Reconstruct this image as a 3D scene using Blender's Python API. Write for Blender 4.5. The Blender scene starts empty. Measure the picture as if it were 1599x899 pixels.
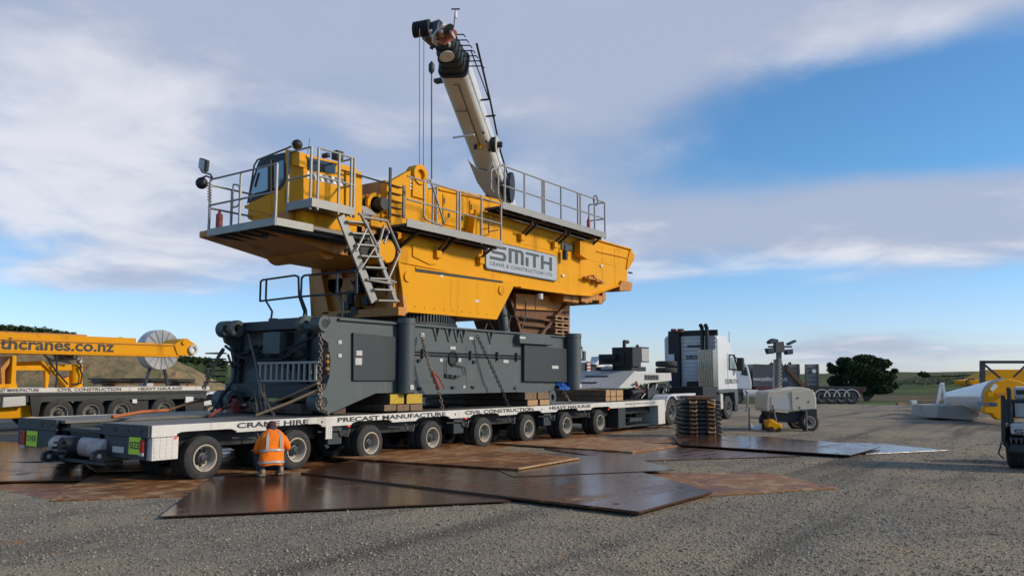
import bpy, math, random
import numpy as np
from mathutils import Vector, Matrix
random.seed(7); rng=np.random.default_rng(7)
SC=bpy.context.scene
COL=SC.collection
# ------------------------------------------------------------------ camera
FPX=1250.0; PIT=math.radians(6.4); YAW=math.radians(35.54)
CAM=Vector((-7.504,-12.756,1.789))
cF=Vector((math.cos(YAW)*math.cos(PIT),math.sin(YAW)*math.cos(PIT),math.sin(PIT)))
cR=Vector((math.sin(YAW),-math.cos(YAW),0)); cU=cR.cross(cF)
Fh=Vector((math.cos(YAW),math.sin(YAW),0))
cd=bpy.data.cameras.new('camera'); cam=bpy.data.objects.new('camera',cd); COL.objects.link(cam)
cd.sensor_width=36; cd.lens=36*FPX/1599; cd.clip_end=20000; cd.clip_start=.1
mw=Matrix((cR,cU,-cF)).transposed().to_4x4(); mw.translation=CAM; cam.matrix_world=mw
SC.camera=cam
# ------------------------------------------------------------------ light
SC.view_settings.view_transform='Standard'; SC.view_settings.look='None'
SC.view_settings.exposure=0.3; SC.view_settings.gamma=1
SUN_AZ=Vector((0.42,-0.90,0)).normalized(); SUN_EL=math.radians(26)
sd=bpy.data.lights.new('sun','SUN'); sd.energy=2.7; sd.angle=math.radians(8); sd.color=(1,.86,.66)
so=bpy.data.objects.new('sun',sd); COL.objects.link(so)
tosun=Vector((SUN_AZ.x*math.cos(SUN_EL),SUN_AZ.y*math.cos(SUN_EL),math.sin(SUN_EL)))
so.rotation_euler=tosun.to_track_quat('Z','Y').to_euler(); so.location=(0,-20,30)
W=bpy.data.worlds.new('World'); SC.world=W; W.use_nodes=True
nt=W.node_tree; nt.nodes.clear()
def N(t,**k):
    n=nt.nodes.new(t)
    for a,b in k.items(): setattr(n,a,b)
    return n
def L(a,b): nt.links.new(a,b)
def M(op,a,b=None,c=None,clamp=False):
    n=nt.nodes.new('ShaderNodeMath'); n.operation=op; n.use_clamp=clamp
    for i,x in enumerate((a,b,c)):
        if x is None: continue
        if isinstance(x,(int,float)): n.inputs[i].default_value=x
        else: nt.links.new(x,n.inputs[i])
    return n.outputs[0]
def DOT(a,v):
    n=nt.nodes.new('ShaderNodeVectorMath'); n.operation='DOT_PRODUCT'; nt.links.new(a,n.inputs[0]); n.inputs[1].default_value=v; return n.outputs['Value']
def MIXC(f,a,b,blend='MIX'):
    n=nt.nodes.new('ShaderNodeMix'); n.data_type='RGBA'; n.blend_type=blend
    for i,x in ((0,f),(6,a),(7,b)):
        if isinstance(x,(int,float)): n.inputs[i].default_value=x
        elif isinstance(x,tuple): n.inputs[i].default_value=tuple(x)+(1,)*(4-len(x))
        else: nt.links.new(x,n.inputs[i])
    return n.outputs[2]
def NOISE(vec,scale,detail=5,rough=.55,dist=0,out='Fac'):
    n=nt.nodes.new('ShaderNodeTexNoise'); n.inputs['Scale'].default_value=scale; n.inputs['Detail'].default_value=detail
    n.inputs['Roughness'].default_value=rough; n.inputs['Distortion'].default_value=dist
    if vec is not None: nt.links.new(vec,n.inputs['Vector'])
    return n.outputs[out]
def RANGE(x,a,b,c=0.,d=1.,smooth=True):
    n=nt.nodes.new('ShaderNodeMapRange'); n.interpolation_type='SMOOTHSTEP' if smooth else 'LINEAR'
    nt.links.new(x,n.inputs[0]); 
    for i,v in enumerate((a,b,c,d)): n.inputs[i+1].default_value=v
    return n.outputs[0]
def COMB(x,y,z):
    n=nt.nodes.new('ShaderNodeCombineXYZ')
    for i,v in enumerate((x,y,z)):
        if isinstance(v,(int,float)): n.inputs[i].default_value=v
        else: nt.links.new(v,n.inputs[i])
    return n.outputs[0]
sky=N('ShaderNodeTexSky',sky_type='NISHITA',sun_disc=False)
sky.sun_elevation=SUN_EL; sky.sun_rotation=math.atan2(SUN_AZ.x,SUN_AZ.y); sky.altitude=100; sky.air_density=1.0; sky.dust_density=.35; sky.ozone_density=2.2
tc=N('ShaderNodeTexCoord').outputs['Generated']
a=DOT(tc,cR[:]); b=DOT(tc,Fh[:]); z=DOT(tc,(0,0,1))
az=M('MULTIPLY',M('ARCTAN2',a,b),57.2958)
el=M('MULTIPLY',M('ARCSINE',z),57.2958)
zz=M('ADD',M('MAXIMUM',z,0),.14)
cv=COMB(M('DIVIDE',a,zz),M('MULTIPLY',M('DIVIDE',b,zz),1.0),0)
n1=NOISE(cv,.75,8,.50,.35); n2=NOISE(cv,1.9,7,.55,.3)
def BLOB(a0,e0,sa,se,amp):
    da=M('DIVIDE',M('SUBTRACT',az,a0),sa); de=M('DIVIDE',M('SUBTRACT',el,e0),se)
    return M('MULTIPLY',M('EXPONENT',M('MULTIPLY',M('ADD',M('MULTIPLY',da,da),M('MULTIPLY',de,de)),-1)),amp)
dens=M('ADD',M('MULTIPLY',n1,.9),M('MULTIPLY',n2,.35))
for p in ((-12,25,26,8,.30),(-30,14,14,7.0,.34),(-14,10.5,12,4,.16),(24,10.4,22,3.2,.44),(4,12,9,4,.14),(26,30,24,7.0,.95),(9,19,9,3.5,.22),(24,17.5,16,4.0,-.30),(27,2.0,14,1.4,.50),(-27,6.2,9,1.1,.2)):
    dens=M('ADD',dens,BLOB(*p))
low=M('MULTIPLY',M('EXPONENT',M('MULTIPLY',M('POWER',M('DIVIDE',M('SUBTRACT',el,3.2),3.6),2),-1)),-.30)
dens=M('ADD',dens,low)
op=RANGE(dens,.52,.92,0,.94)
white=RANGE(M('ADD',M('ADD',n2,BLOB(-31,13,11,7,.28)),M('ADD',M('ADD',BLOB(16,7.4,15,1.6,.22),BLOB(22,12,16,2.2,-.18)),BLOB(-8,25,30,6,-.10))),.45,.80)
ccol=MIXC(white,(.35,.40,.52),(.64,.645,.70))
bs=N('ShaderNodeBackground'); bs.inputs[1].default_value=.10
hz=RANGE(el,-2,14,0,1)
L(MIXC(1.0,sky.outputs[0],MIXC(hz,(.97,1.06,1.50),(.62,1.0,1.26)),'MULTIPLY'),bs.inputs[0])
bc=N('ShaderNodeBackground'); bc.inputs[1].default_value=1.0; L(ccol,bc.inputs[0])
mx=N('ShaderNodeMixShader'); L(op,mx.inputs[0]); L(bs.outputs[0],mx.inputs[1]); L(bc.outputs[0],mx.inputs[2])
wo=N('ShaderNodeOutputWorld'); L(mx.outputs[0],wo.inputs[0])
# ------------------------------------------------------------------ surveying: a sight line meets a real plane
def ray(x,y): return cF+cR*((x-799.5)/FPX)-cU*((y-449.5)/FPX)
def S(x,y,v):                     # plane v = const (side faces) -> (u,z)
    r=ray(x,y); p=CAM+r*((v-CAM.y)/r.y); return (p.x,p.z)
def E(x,y,u):                     # plane u = const (end faces) -> (v,z)
    r=ray(x,y); p=CAM+r*((u-CAM.x)/r.x); return (p.y,p.z)
def G(x,y,zz=0):                  # level plane
    r=ray(x,y); p=CAM+r*((zz-CAM.z)/r.z); return (p.x,p.y)
def S3(x,y,v): q=S(x,y,v); return Vector((q[0],v,q[1]))
def E3(x,y,u): q=E(x,y,u); return Vector((u,q[0],q[1]))
def K(x,y,d):                     # plane across the view at distance d -> (along, height)
    r=ray(x,y); p=CAM+r*(d/r.dot(Fh)); q=p-CAM; return (q.dot(cR),p.z)
def KX(d):                        # local (across, away, up) -> world, for things that face the camera squarely
    def f(p): return CAM*1.0+cR*p[0]+Fh*(d+p[1])-Vector((0,0,CAM.z))+Vector((0,0,p[2]))
    return f
# ------------------------------------------------------------------ mesh helpers
ORG={}
class MB:
    def __init__(s,xf=None): s.v=[]; s.f=[]; s.xf=xf
    def add(s,vs,fs):
        n=len(s.v); s.v+= [tuple(s.xf(v)) if s.xf else tuple(v) for v in vs]; s.f+=[tuple(n+i for i in f) for f in fs]; return s
    def box(s,x0,x1,y0,y1,z0,z1):
        return s.add([(x0,y0,z0),(x1,y0,z0),(x1,y1,z0),(x0,y1,z0),(x0,y0,z1),(x1,y0,z1),(x1,y1,z1),(x0,y1,z1)],
          [(0,3,2,1),(4,5,6,7),(0,1,5,4),(1,2,6,5),(2,3,7,6),(3,0,4,7)])
    def prism(s,poly,a,b,ax='y'):
        n=len(poly)
        def m(p,t): return (p[0],t,p[1]) if ax=='y' else (t,p[0],p[1]) if ax=='x' else (p[0],p[1],t)
        vs=[m(p,a) for p in poly]+[m(p,b) for p in poly]
        fs=[tuple(range(n)),tuple(range(2*n-1,n-1,-1))]+[(i,i+n,(i+1)%n+n,(i+1)%n) for i in range(n)]
        return s.add(vs,fs)
    def cyl(s,p,q,r,r2=None,n=12,caps=True):
        p=Vector(p);q=Vector(q); d=(q-p); 
        if d.length<1e-6: return s
        d.normalize(); r2=r if r2 is None else r2
        a=d.orthogonal().normalized(); b=d.cross(a)
        vs=[p+(a*math.cos(t)+b*math.sin(t))*r for t in [2*math.pi*i/n for i in range(n)]]+[q+(a*math.cos(t)+b*math.sin(t))*r2 for t in [2*math.pi*i/n for i in range(n)]]
        fs=[(i,(i+1)%n,(i+1)%n+n,i+n) for i in range(n)]
        if caps: fs+=[tuple(range(n-1,-1,-1)),tuple(range(n,2*n))]
        return s.add(vs,fs)
    def tube(s,pts,r,n=8):
        pts=[Vector(p) for p in pts]
        for i in range(len(pts)-1): s.cyl(pts[i],pts[i+1],r,n=n)
        for p in pts[1:-1]: s.ball(p,r*1.0,6,4)
        return s
    def ball(s,c,r,n=10,m=6,sc=(1,1,1)):
        c=Vector(c); vs=[];fs=[]
        for j in range(m+1):
            t=math.pi*j/m
            for i in range(n):
                a=2*math.pi*i/n; vs.append(c+Vector((r*sc[0]*math.sin(t)*math.cos(a),r*sc[1]*math.sin(t)*math.sin(a),r*sc[2]*math.cos(t))))
        for j in range(m):
            for i in range(n): fs.append((j*n+i,(j+1)*n+i,(j+1)*n+(i+1)%n,j*n+(i+1)%n))
        return s.add(vs,fs)
    def lathe(s,prof,c,ax,n=28):         # prof: (dist along axis, radius)
        c=Vector(c); d=Vector(ax).normalized(); a=d.orthogonal().normalized(); b=d.cross(a); vs=[];fs=[]
        for (h,r) in prof:
            for i in range(n):
                t=2*math.pi*i/n; vs.append(c+d*h+(a*math.cos(t)+b*math.sin(t))*r)
        for j in range(len(prof)-1):
            for i in range(n): fs.append((j*n+i,j*n+(i+1)%n,(j+1)*n+(i+1)%n,(j+1)*n+i))
        return s.add(vs,fs)
    def bar(s,p,q,w,h,up=(0,0,1)):       # rectangular bar
        p=Vector(p);q=Vector(q);d=(q-p).normalized();up=Vector(up)
        if abs(d.dot(up))>.98: up=Vector((0,1,0))
        a=d.cross(up).normalized()*w/2; b=a.cross(d).normalized()*h/2
        vs=[p-a-b,p+a-b,p+a+b,p-a+b,q-a-b,q+a-b,q+a+b,q-a+b]
        return s.add(vs,[(0,3,2,1),(4,5,6,7),(0,1,5,4),(1,2,6,5),(2,3,7,6),(3,0,4,7)])
    def build(s,name,m,parent=None,bev=0,smooth=None,label=None,kind=None,org=None):
        o0=ORG.get(parent.name,Vector((0,0,0))) if parent else (Vector(org) if org else Vector((0,0,0)))
        me=bpy.data.meshes.new(name); me.from_pydata([tuple(Vector(v)-o0) for v in s.v],[],s.f); 
        me.validate(); me.materials.append(m)
        o=bpy.data.objects.new(name,me); COL.objects.link(o)
        import bmesh
        bm=bmesh.new(); bm.from_mesh(me); bmesh.ops.recalc_face_normals(bm,faces=bm.faces); bm.to_mesh(me); bm.free()
        if smooth: me.shade_smooth(); me.set_sharp_from_angle(angle=math.radians(smooth))
        if bev:
            md=o.modifiers.new('bevel','BEVEL'); md.width=bev; md.segments=2; md.limit_method='ANGLE'; md.angle_limit=math.radians(40)
        if parent: o.parent=parent
        else: o.location=o0
        ORG[o.name]=o0
        if label: o['label']=label
        if kind: o['kind']=kind
        return o
def tag(o,label,cat,group=None):
    o['label']=label; o['category']=cat
    if group: o['group']=group
    return o
def thing(name,label,cat,loc,group=None):
    o=bpy.data.objects.new(name,None); COL.objects.link(o); o.location=loc; ORG[o.name]=Vector(loc); o.empty_display_size=.2
    return tag(o,label,cat,group)
def text(body,origin,right,up,width,m,parent,name='lettering',depth=.004,height=None,bold=0.0,sp=1.0):
    """flat print: left end at origin, reading along right"""
    cu=bpy.data.curves.new('lettering_curve','FONT'); cu.body=body; cu.size=1; cu.extrude=0; cu.offset=bold; cu.space_character=sp
    cu.resolution_u=3
    t=bpy.data.objects.new('t',cu); COL.objects.link(t)
    bpy.context.view_layer.update()
    dg=bpy.context.evaluated_depsgraph_get(); me=bpy.data.meshes.new_from_object(t.evaluated_get(dg))
    COL.objects.unlink(t); bpy.data.objects.remove(t)
    co=[v.co.copy() for v in me.vertices]; x0=min(c.x for c in co);x1=max(c.x for c in co); y0=min(c.y for c in co);y1=max(c.y for c in co)
    right=Vector(right).normalized(); up=Vector(up).normalized(); sx=width/(x1-x0); sy=(height/(y1-y0)) if height else sx
    nn=right.cross(up); o0=ORG.get(parent.name,Vector((0,0,0)))
    for v,c in zip(me.vertices,co): v.co=Vector(origin)+right*(c.x-x0)*sx+up*(c.y-y0)*sy+nn*depth-o0
    me.name=name; me.materials.clear(); me.materials.append(m)
    o=bpy.data.objects.new(name,me); COL.objects.link(o); o.parent=parent; ORG[o.name]=o0
    return o
# ------------------------------------------------------------------ materials
MATS={}
def mat(name,col,rough=.5,metal=0.,dirt=None,amt=.35,scale=2.5,bump=.15,bs=60,streak=False,spec=.5,coat=0.,emit=None,var=.12):
    global nt
    if name in MATS: return MATS[name]
    m=bpy.data.materials.new(name); m.use_nodes=True; nt=m.node_tree; nt.nodes.clear()
    out=N('ShaderNodeOutputMaterial'); p=N('ShaderNodeBsdfPrincipled'); L(p.outputs[0],out.inputs[0])
    co=N('ShaderNodeTexCoord').outputs['Object']
    oi=N('ShaderNodeObjectInfo')
    va=N('ShaderNodeVectorMath'); va.operation='ADD'; L(co,va.inputs[0]); L(M('MULTIPLY',oi.outputs['Random'],37.0),va.inputs[1]); co=va.outputs[0]
    vec=co
    if streak:
        mp=N('ShaderNodeMapping'); mp.inputs['Scale'].default_value=(1,1,.16); L(co,mp.inputs[0]); vec=mp.outputs[0]
    n=NOISE(vec,scale,6,.65); f=NOISE(co,bs*.4,4,.6)
    lo=tuple(c*(1-var) for c in col); hi=tuple(min(1,c*(1+var)) for c in col)
    c=MIXC(NOISE(co,scale*.6,4),lo,hi)
    d=RANGE(n,.62-.22*amt,.80-.1*amt,0,min(1,amt*1.6)) if dirt else None
    if dirt: c=MIXC(d,c,dirt)
    c=MIXC(1.0,c,MIXC(f,(.88,.88,.88),(1.1,1.1,1.1)),'MULTIPLY')
    L(c,p.inputs['Base Color']); p.inputs['Metallic'].default_value=metal; p.inputs['Specular IOR Level'].default_value=spec
    r=RANGE(f,.3,.7,max(.03,rough-.1),min(1,rough+.1),False)
    if dirt: r=M('ADD',r,M('MULTIPLY',d,.25),clamp=True)
    L(r,p.inputs['Roughness'])
    if coat: p.inputs['Coat Weight'].default_value=coat; p.inputs['Coat Roughness'].default_value=.12
    if bump:
        b=N('ShaderNodeBump'); b.inputs['Strength'].default_value=bump; b.inputs['Distance'].default_value=.01; L(M('ADD',NOISE(co,bs,4,.6),M('MULTIPLY',n,1.5)),b.inputs['Height']); L(b.outputs[0],p.inputs['Normal'])
    if emit: p.inputs['Emission Color'].default_value=emit[:3]+(1,); p.inputs['Emission Strength'].default_value=emit[3]
    MATS[name]=m; return m
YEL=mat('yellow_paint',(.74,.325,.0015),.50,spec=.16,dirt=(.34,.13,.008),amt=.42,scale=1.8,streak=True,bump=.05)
ORA=mat('orange_shaded_weathered_paint',(.50,.20,.022),.5,dirt=(.16,.075,.03),amt=.6,scale=1.6,streak=True,bump=.1)  # yellow's browner copy: front-face shade put into the colour, plus streaky dirt
GRY=mat('slate_grey_paint',(.074,.090,.092),.55,dirt=(.16,.15,.125),amt=.32,scale=2.2,streak=True,bump=.08)
GRD=mat('dark_grey_paint',(.026,.033,.037),.55,dirt=(.09,.085,.075),amt=.3,scale=2.6,streak=True,bump=.08)
BLK=mat('black_steel',(.014,.015,.017),.55,dirt=(.06,.05,.04),amt=.25)
ALU=mat('aluminium_rail',(.30,.285,.255),.45,metal=.3,dirt=(.24,.22,.18),amt=.3,scale=6)
GAL=mat('galvanised_grating',(.15,.142,.125),.55,metal=.3,dirt=(.12,.10,.08),amt=.4,scale=4)
WHT=mat('off_white_paint',(.62,.59,.54),.45,dirt=(.28,.20,.13),amt=.42,scale=3.0,streak=True,bump=.1)
WHC=mat('clean_white_paint',(.62,.63,.64),.32,dirt=(.36,.34,.30),amt=.2,scale=1.5,streak=True,coat=.3,bump=.03)
LGR=mat('light_grey_paint',(.50,.49,.465),.45,dirt=(.22,.20,.17),amt=.35,scale=1.6,streak=True,bump=.06)
BMW=mat('pale_boom_paint',(.60,.60,.585),.45,dirt=(.36,.34,.30),amt=.3,scale=1.6,bump=.05)
PKR=mat('faded_red_paint',(.36,.12,.09),.6,dirt=(.2,.13,.1),amt=.5,scale=8)
PNK=mat('dusty_pink_tank_paint',(.50,.40,.36),.5,dirt=(.2,.13,.1),amt=.5,scale=5)
RUB=mat('tyre_rubber',(.030,.029,.028),.82,dirt=(.10,.088,.072),amt=.45,scale=5,bump=.3)
RIM=mat('cream_rim_paint',(.42,.37,.29),.5,dirt=(.16,.13,.10),amt=.5,scale=7)
RIG=mat('grey_steel_rim',(.22,.21,.19),.45,metal=.4,dirt=(.1,.09,.08),amt=.4,scale=8)
GLS=mat('window_glass',(.10,.16,.17),.06,metal=.0,spec=1.0,bump=0,coat=1,amt=.1,var=.3)
GLD=mat('dark_glass',(.012,.015,.018),.05,spec=1.0,bump=0)
SKG=mat('bright_window_glass',(.30,.42,.44),.08,spec=1.0,bump=0,coat=.6,var=.25)
WDK=mat('dark_wet_timber',(.085,.052,.034),.6,dirt=(.03,.02,.015),amt=.6,scale=5,bump=.5,bs=25)
WDM=mat('brown_timber',(.19,.115,.062),.7,dirt=(.06,.038,.025),amt=.6,scale=5,bump=.5,bs=25)
WDL=mat('cut_timber_end',(.42,.25,.12),.8,dirt=(.12,.07,.04),amt=.6,scale=9,bump=.5,bs=40)
WYE=mat('yellow_painted_timber_end',(.50,.32,.02),.65,dirt=(.25,.15,.05),amt=.5,scale=12,bump=.4)
RED=mat('red_paint',(.30,.05,.035),.5,dirt=(.1,.03,.02),amt=.4,scale=10)
DRD=mat('dark_red_deck_paint',(.10,.025,.025),.55,dirt=(.07,.05,.04),amt=.4)
RUS=mat('rusty_steel',(.13,.058,.028),.75,dirt=(.24,.11,.04),amt=.6,scale=9,bump=.4)
STL=mat('worn_chain_steel',(.20,.165,.13),.5,metal=.6,dirt=(.14,.07,.04),amt=.6,scale=20)
CHR=mat('chrome_steel',(.42,.38,.32),.24,metal=1.0,bump=.02)
LTR=mat('black_lettering',(.02,.02,.022),.5,bump=0)
LTG=mat('charcoal_lettering',(.06,.062,.064),.45,bump=0)
LTW=mat('white_lettering',(.7,.7,.7),.5,bump=0)
SGN=mat('silver_sign_plate',(.42,.425,.43),.35,metal=.25,dirt=(.3,.28,.24),amt=.2,scale=2,bump=.02)
HVY=mat('fluorescent_yellow_sign',(.60,.85,.02),.5,bump=0)
ORV=mat('hi_vis_orange_cloth',(.92,.20,.012),.8,dirt=(.6,.12,.01),amt=.4,scale=9,bump=.5,bs=18,spec=.2)
TAP=mat('reflective_tape',(.36,.33,.30),.4,bump=.1)
JNS=mat('dark_denim',(.028,.042,.065),.85,bump=.3)
SKN=mat('skin',(.45,.25,.17),.6)
SHO=mat('tan_work_boot',(.33,.25,.17),.8,dirt=(.15,.1,.07),amt=.4)
CAPM=mat('maroon_cap_cloth',(.07,.015,.015),.85)
BLU=mat('blue_tarpaulin',(.02,.12,.42),.45,bump=.4,bs=12)
CRM=mat('cream_generator_paint',(.60,.52,.40),.42,dirt=(.36,.30,.22),amt=.25,streak=True,scale=2)
LNS=mat('lamp_lens',(.05,.05,.055),.12,spec=1)
RLM=mat('lit_red_marker_lamp',(.8,.03,.02),.3,emit=(1,.05,.03,1.0),bump=0)
RLN=mat('red_lamp_lens',(.42,.02,.02),.2,bump=0)
STR=mat('orange_ratchet_strap',(.42,.13,.04),.8,bump=.3)
STB=mat('tan_rope',(.30,.19,.11),.85,bump=.4)
CON=mat('pale_concrete',(.40,.38,.34),.85,dirt=(.2,.19,.17),amt=.4)
DRT=mat('galv_ramp_panel',(.21,.21,.20),.6,dirt=(.12,.10,.08),amt=.5)
CUR=mat('dark_trailer_side',(.085,.085,.09),.5,dirt=(.25,.24,.23),amt=.5,scale=1.2)
# gravel
def ground_mat():
    global nt
    m=bpy.data.materials.new('gravel'); m.use_nodes=True; nt=m.node_tree; nt.nodes.clear()
    out=N('ShaderNodeOutputMaterial'); p=N('ShaderNodeBsdfPrincipled'); L(p.outputs[0],out.inputs[0])
    co=N('ShaderNodeTexCoord').outputs['Object']
    v=N('ShaderNodeTexVoronoi'); v.inputs['Scale'].default_value=46; L(co,v.inputs['Vector'])
    v2=N('ShaderNodeTexVoronoi'); v2.inputs['Scale'].default_value=19; L(co,v2.inputs['Vector'])
    sep=N('ShaderNodeSeparateColor'); L(v.outputs['Color'],sep.inputs[0]); sep2=N('ShaderNodeSeparateColor'); L(v2.outputs['Color'],sep2.inputs[0])
    c=MIXC(RANGE(sep.outputs[0],0,1,0,1,False),(.10,.088,.067),(.33,.29,.23))
    c=MIXC(RANGE(sep2.outputs[1],.6,1,0,.5),c,(.33,.29,.225))
    n=NOISE(co,.35,5,.6,.5); n3=NOISE(co,1.6,6,.65,.4)
    mp=N('ShaderNodeMapping'); mp.inputs['Rotation'].default_value=(0,0,-.55); mp.inputs['Scale'].default_value=(.06,.6,1); L(co,mp.inputs[0])
    tr=NOISE(mp.outputs[0],1.4,5,.6,.2)                      # wheel tracks of packed fines
    c=MIXC(RANGE(M('ADD',n,M('MULTIPLY',tr,.6)),.70,.92,0,.85),c,(.33,.265,.18))
    c=MIXC(RANGE(tr,.48,.34,0,.85),c,(.115,.10,.075))
    c=MIXC(RANGE(n3,.52,.68,0,.6),c,(.125,.105,.08))
    o=NOISE(co,.8,3,.5); o2=NOISE(co,5,4,.6)
    c=MIXC(RANGE(M('ADD',o,M('MULTIPLY',o2,.3)),.82,.91,0,.8),c,(.40,.19,.065))
    L(c,p.inputs['Base Color']); p.inputs['Roughness'].default_value=.92; p.inputs['Specular IOR Level'].default_value=.25
    b=N('ShaderNodeBump'); b.inputs['Strength'].default_value=.9; b.inputs['Distance'].default_value=.018
    L(M('ADD',M('ADD',M('MULTIPLY',v.outputs['Distance'],-1.0),M('MULTIPLY',NOISE(co,90,3),.4)),M('MULTIPLY',v2.outputs['Distance'],-1)),b.inputs['Height']); L(b.outputs[0],p.inputs['Normal'])
    return m
GRV=ground_mat()
def plate_mat():
    global nt
    m=bpy.data.materials.new('wet_rusty_plate'); m.use_nodes=True; nt=m.node_tree; nt.nodes.clear()
    out=N('ShaderNodeOutputMaterial'); p=N('ShaderNodeBsdfPrincipled'); L(p.outputs[0],out.inputs[0])
    co=N('ShaderNodeTexCoord').outputs['Object']; oi=N('ShaderNodeObjectInfo')
    tc2=N('ShaderNodeNewGeometry').outputs['Position']
    mp=N('ShaderNodeMapping'); mp.inputs['Scale'].default_value=(.35,1.2,1); L(tc2,mp.inputs[0])
    n=NOISE(mp.outputs[0],.9,7,.66,1.3); n2=NOISE(tc2,2.6,7,.65,.6); n3=NOISE(tc2,14,5,.6)
    at=N('ShaderNodeAttribute'); at.attribute_type='OBJECT'; at.attribute_name='rust'
    rust=at.outputs['Fac']
    k=M('ADD',M('ADD',n,M('MULTIPLY',n2,.35)),rust)
    c=MIXC(RANGE(k,.50,.95),(.062,.030,.018),(.115,.045,.020))
    c=MIXC(RANGE(k,.80,1.04),c,(.27,.115,.035))
    c=MIXC(RANGE(M('ADD',n2,M('MULTIPLY',k,.5)),.98,1.12,0,.8),c,(.36,.24,.13))
    c=MIXC(1.0,c,MIXC(n3,(.7,.7,.7),(1.3,1.3,1.3)),'MULTIPLY')
    L(c,p.inputs['Base Color'])
    r=RANGE(M('ADD',k,M('MULTIPLY',M('SUBTRACT',n3,.5),.3)),.60,1.05,.17,.62)
    L(r,p.inputs['Roughness']); p.inputs['Specular IOR Level'].default_value=.34
    b=N('ShaderNodeBump'); b.inputs['Strength'].default_value=.3; b.inputs['Distance'].default_value=.01
    L(M('ADD',n2,M('MULTIPLY',n3,RANGE(k,.6,1.1,.05,.8))),b.inputs['Height']); L(b.outputs[0],p.inputs['Normal'])
    return m
PLT=plate_mat()
def field_mat(name,cols,s=.02,bump=0):
    global nt
    m=bpy.data.materials.new(name); m.use_nodes=True; nt=m.node_tree; nt.nodes.clear()
    out=N('ShaderNodeOutputMaterial'); p=N('ShaderNodeBsdfPrincipled'); L(p.outputs[0],out.inputs[0])
    co=N('ShaderNodeTexCoord').outputs['Object']
    n=NOISE(co,s,6,.6,.3); c=cols[0]
    for i,cc in enumerate(cols[1:]): c=MIXC(RANGE(NOISE(co,s*(1+i*1.7),6,.6,.4),.47,.56),c,cc)
    c=MIXC(1.0,c,MIXC(NOISE(co,s*30,5),(.65,.65,.65),(1.35,1.35,1.35)),'MULTIPLY')
    L(c,p.inputs['Base Color']); p.inputs['Roughness'].default_value=.95; p.inputs['Specular IOR Level'].default_value=.1
    b=N('ShaderNodeBump'); b.inputs['Strength'].default_value=.7; b.inputs['Distance'].default_value=.15; L(NOISE(co,s*40,6,.65),b.inputs['Height']); L(b.outputs[0],p.inputs['Normal'])
    return m
FLD=field_mat('pasture',[(.085,.12,.032),(.15,.10,.065),(.06,.075,.028)],.010)
BNK=field_mat('clay_bank_soil',[(.25,.20,.11),(.17,.15,.075),(.30,.21,.11)],.13)
FOR=mat('distant_forest_foliage',(.05,.075,.028),.95,dirt=(.085,.10,.045),amt=.6,scale=.6,spec=.1)
LEA=mat('pine_needles',(.042,.062,.028),.9,dirt=(.10,.105,.05),amt=.5,scale=1.5,spec=.1)
BRK=mat('bark',(.10,.075,.05),.9)
# ------------------------------------------------------------------ ground
def disc(name,rings,m,height=lambda r,a:0,n=96,org=(0,0,0)):
    b=MB(); vs=[];fs=[]
    for r in rings:
        for i in range(n):
            t=2*math.pi*i/n; x=CAM.x+r*math.cos(t); y=CAM.y+r*math.sin(t)
            vs.append((x,y,height(r,t)))
    for j in range(len(rings)-1):
        for i in range(n): fs.append((j*n+i,j*n+(i+1)%n,(j+1)*n+(i+1)%n,(j+1)*n+i))
    b.add(vs,fs); return b.build(name,m,kind='structure',smooth=60)
disc('gravel_yard',[.05,10,30,60],GRV,n=96)
# land beyond the yard: heights given as profile rows at growing distance (degrees right of the view axis -> height)
def lerp(t,x):
    if x<=t[0][0]: return t[0][1]
    for (a,b),(c,d) in zip(t,t[1:]):
        if x<=c: return b+(d-b)*(x-a)/(c-a)
    return t[-1][1]
def yz(y,d): return 1.789+(589.7-y)/FPX*d
PROF={60:[(-180,0),(180,0)],
 75:[(-180,0),(5,0),(12,-.5),(40,-.5),(60,0),(180,0)],
 130:[(-180,0),(5,0),(15,yz(627,130)),(28,yz(625,130)),(45,yz(622,130)),(60,0),(180,0)],
 200:[(-180,2),(5,0),(15,yz(616,200)),(26,yz(612,200)),(33,yz(607,200)),(45,yz(606,200)),(60,2),(180,2)],
 300:[(-180,6),(0,0),(15,yz(606,300)),(24,yz(601,300)),(27,yz(598,300)),(31,yz(597,300)),(34,yz(590,300)),(50,yz(590,300)),(180,6)],
 480:[(-180,10),(-40,12),(0,3),(15,yz(597,480)),(24,yz(594,480)),(27,yz(591,480)),(30,yz(588,480)),(33,yz(583,480)),(50,yz(580,480)),(180,10)],
 900:[(-180,25),(0,8),(10,yz(588,900)),(22,yz(586,900)),(25,yz(584,900)),(28,yz(585,900)),(31,yz(583,900)),(36,yz(577,900)),(180,25)],
 2500:[(-180,40),(0,16),(10,yz(585,2500)),(22,yz(583,2500)),(26,yz(581,2500)),(32,yz(582,2500)),(180,40)],
 6000:[(-180,0),(180,0)]}
def fh(r,t):
    a=math.degrees((YAW-t+math.pi)%(2*math.pi)-math.pi); return lerp(PROF[r],a)+(0 if r==60 else .0006*r*math.sin(a*.9+r))
disc('fields',sorted(PROF),FLD,fh,n=720)
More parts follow.
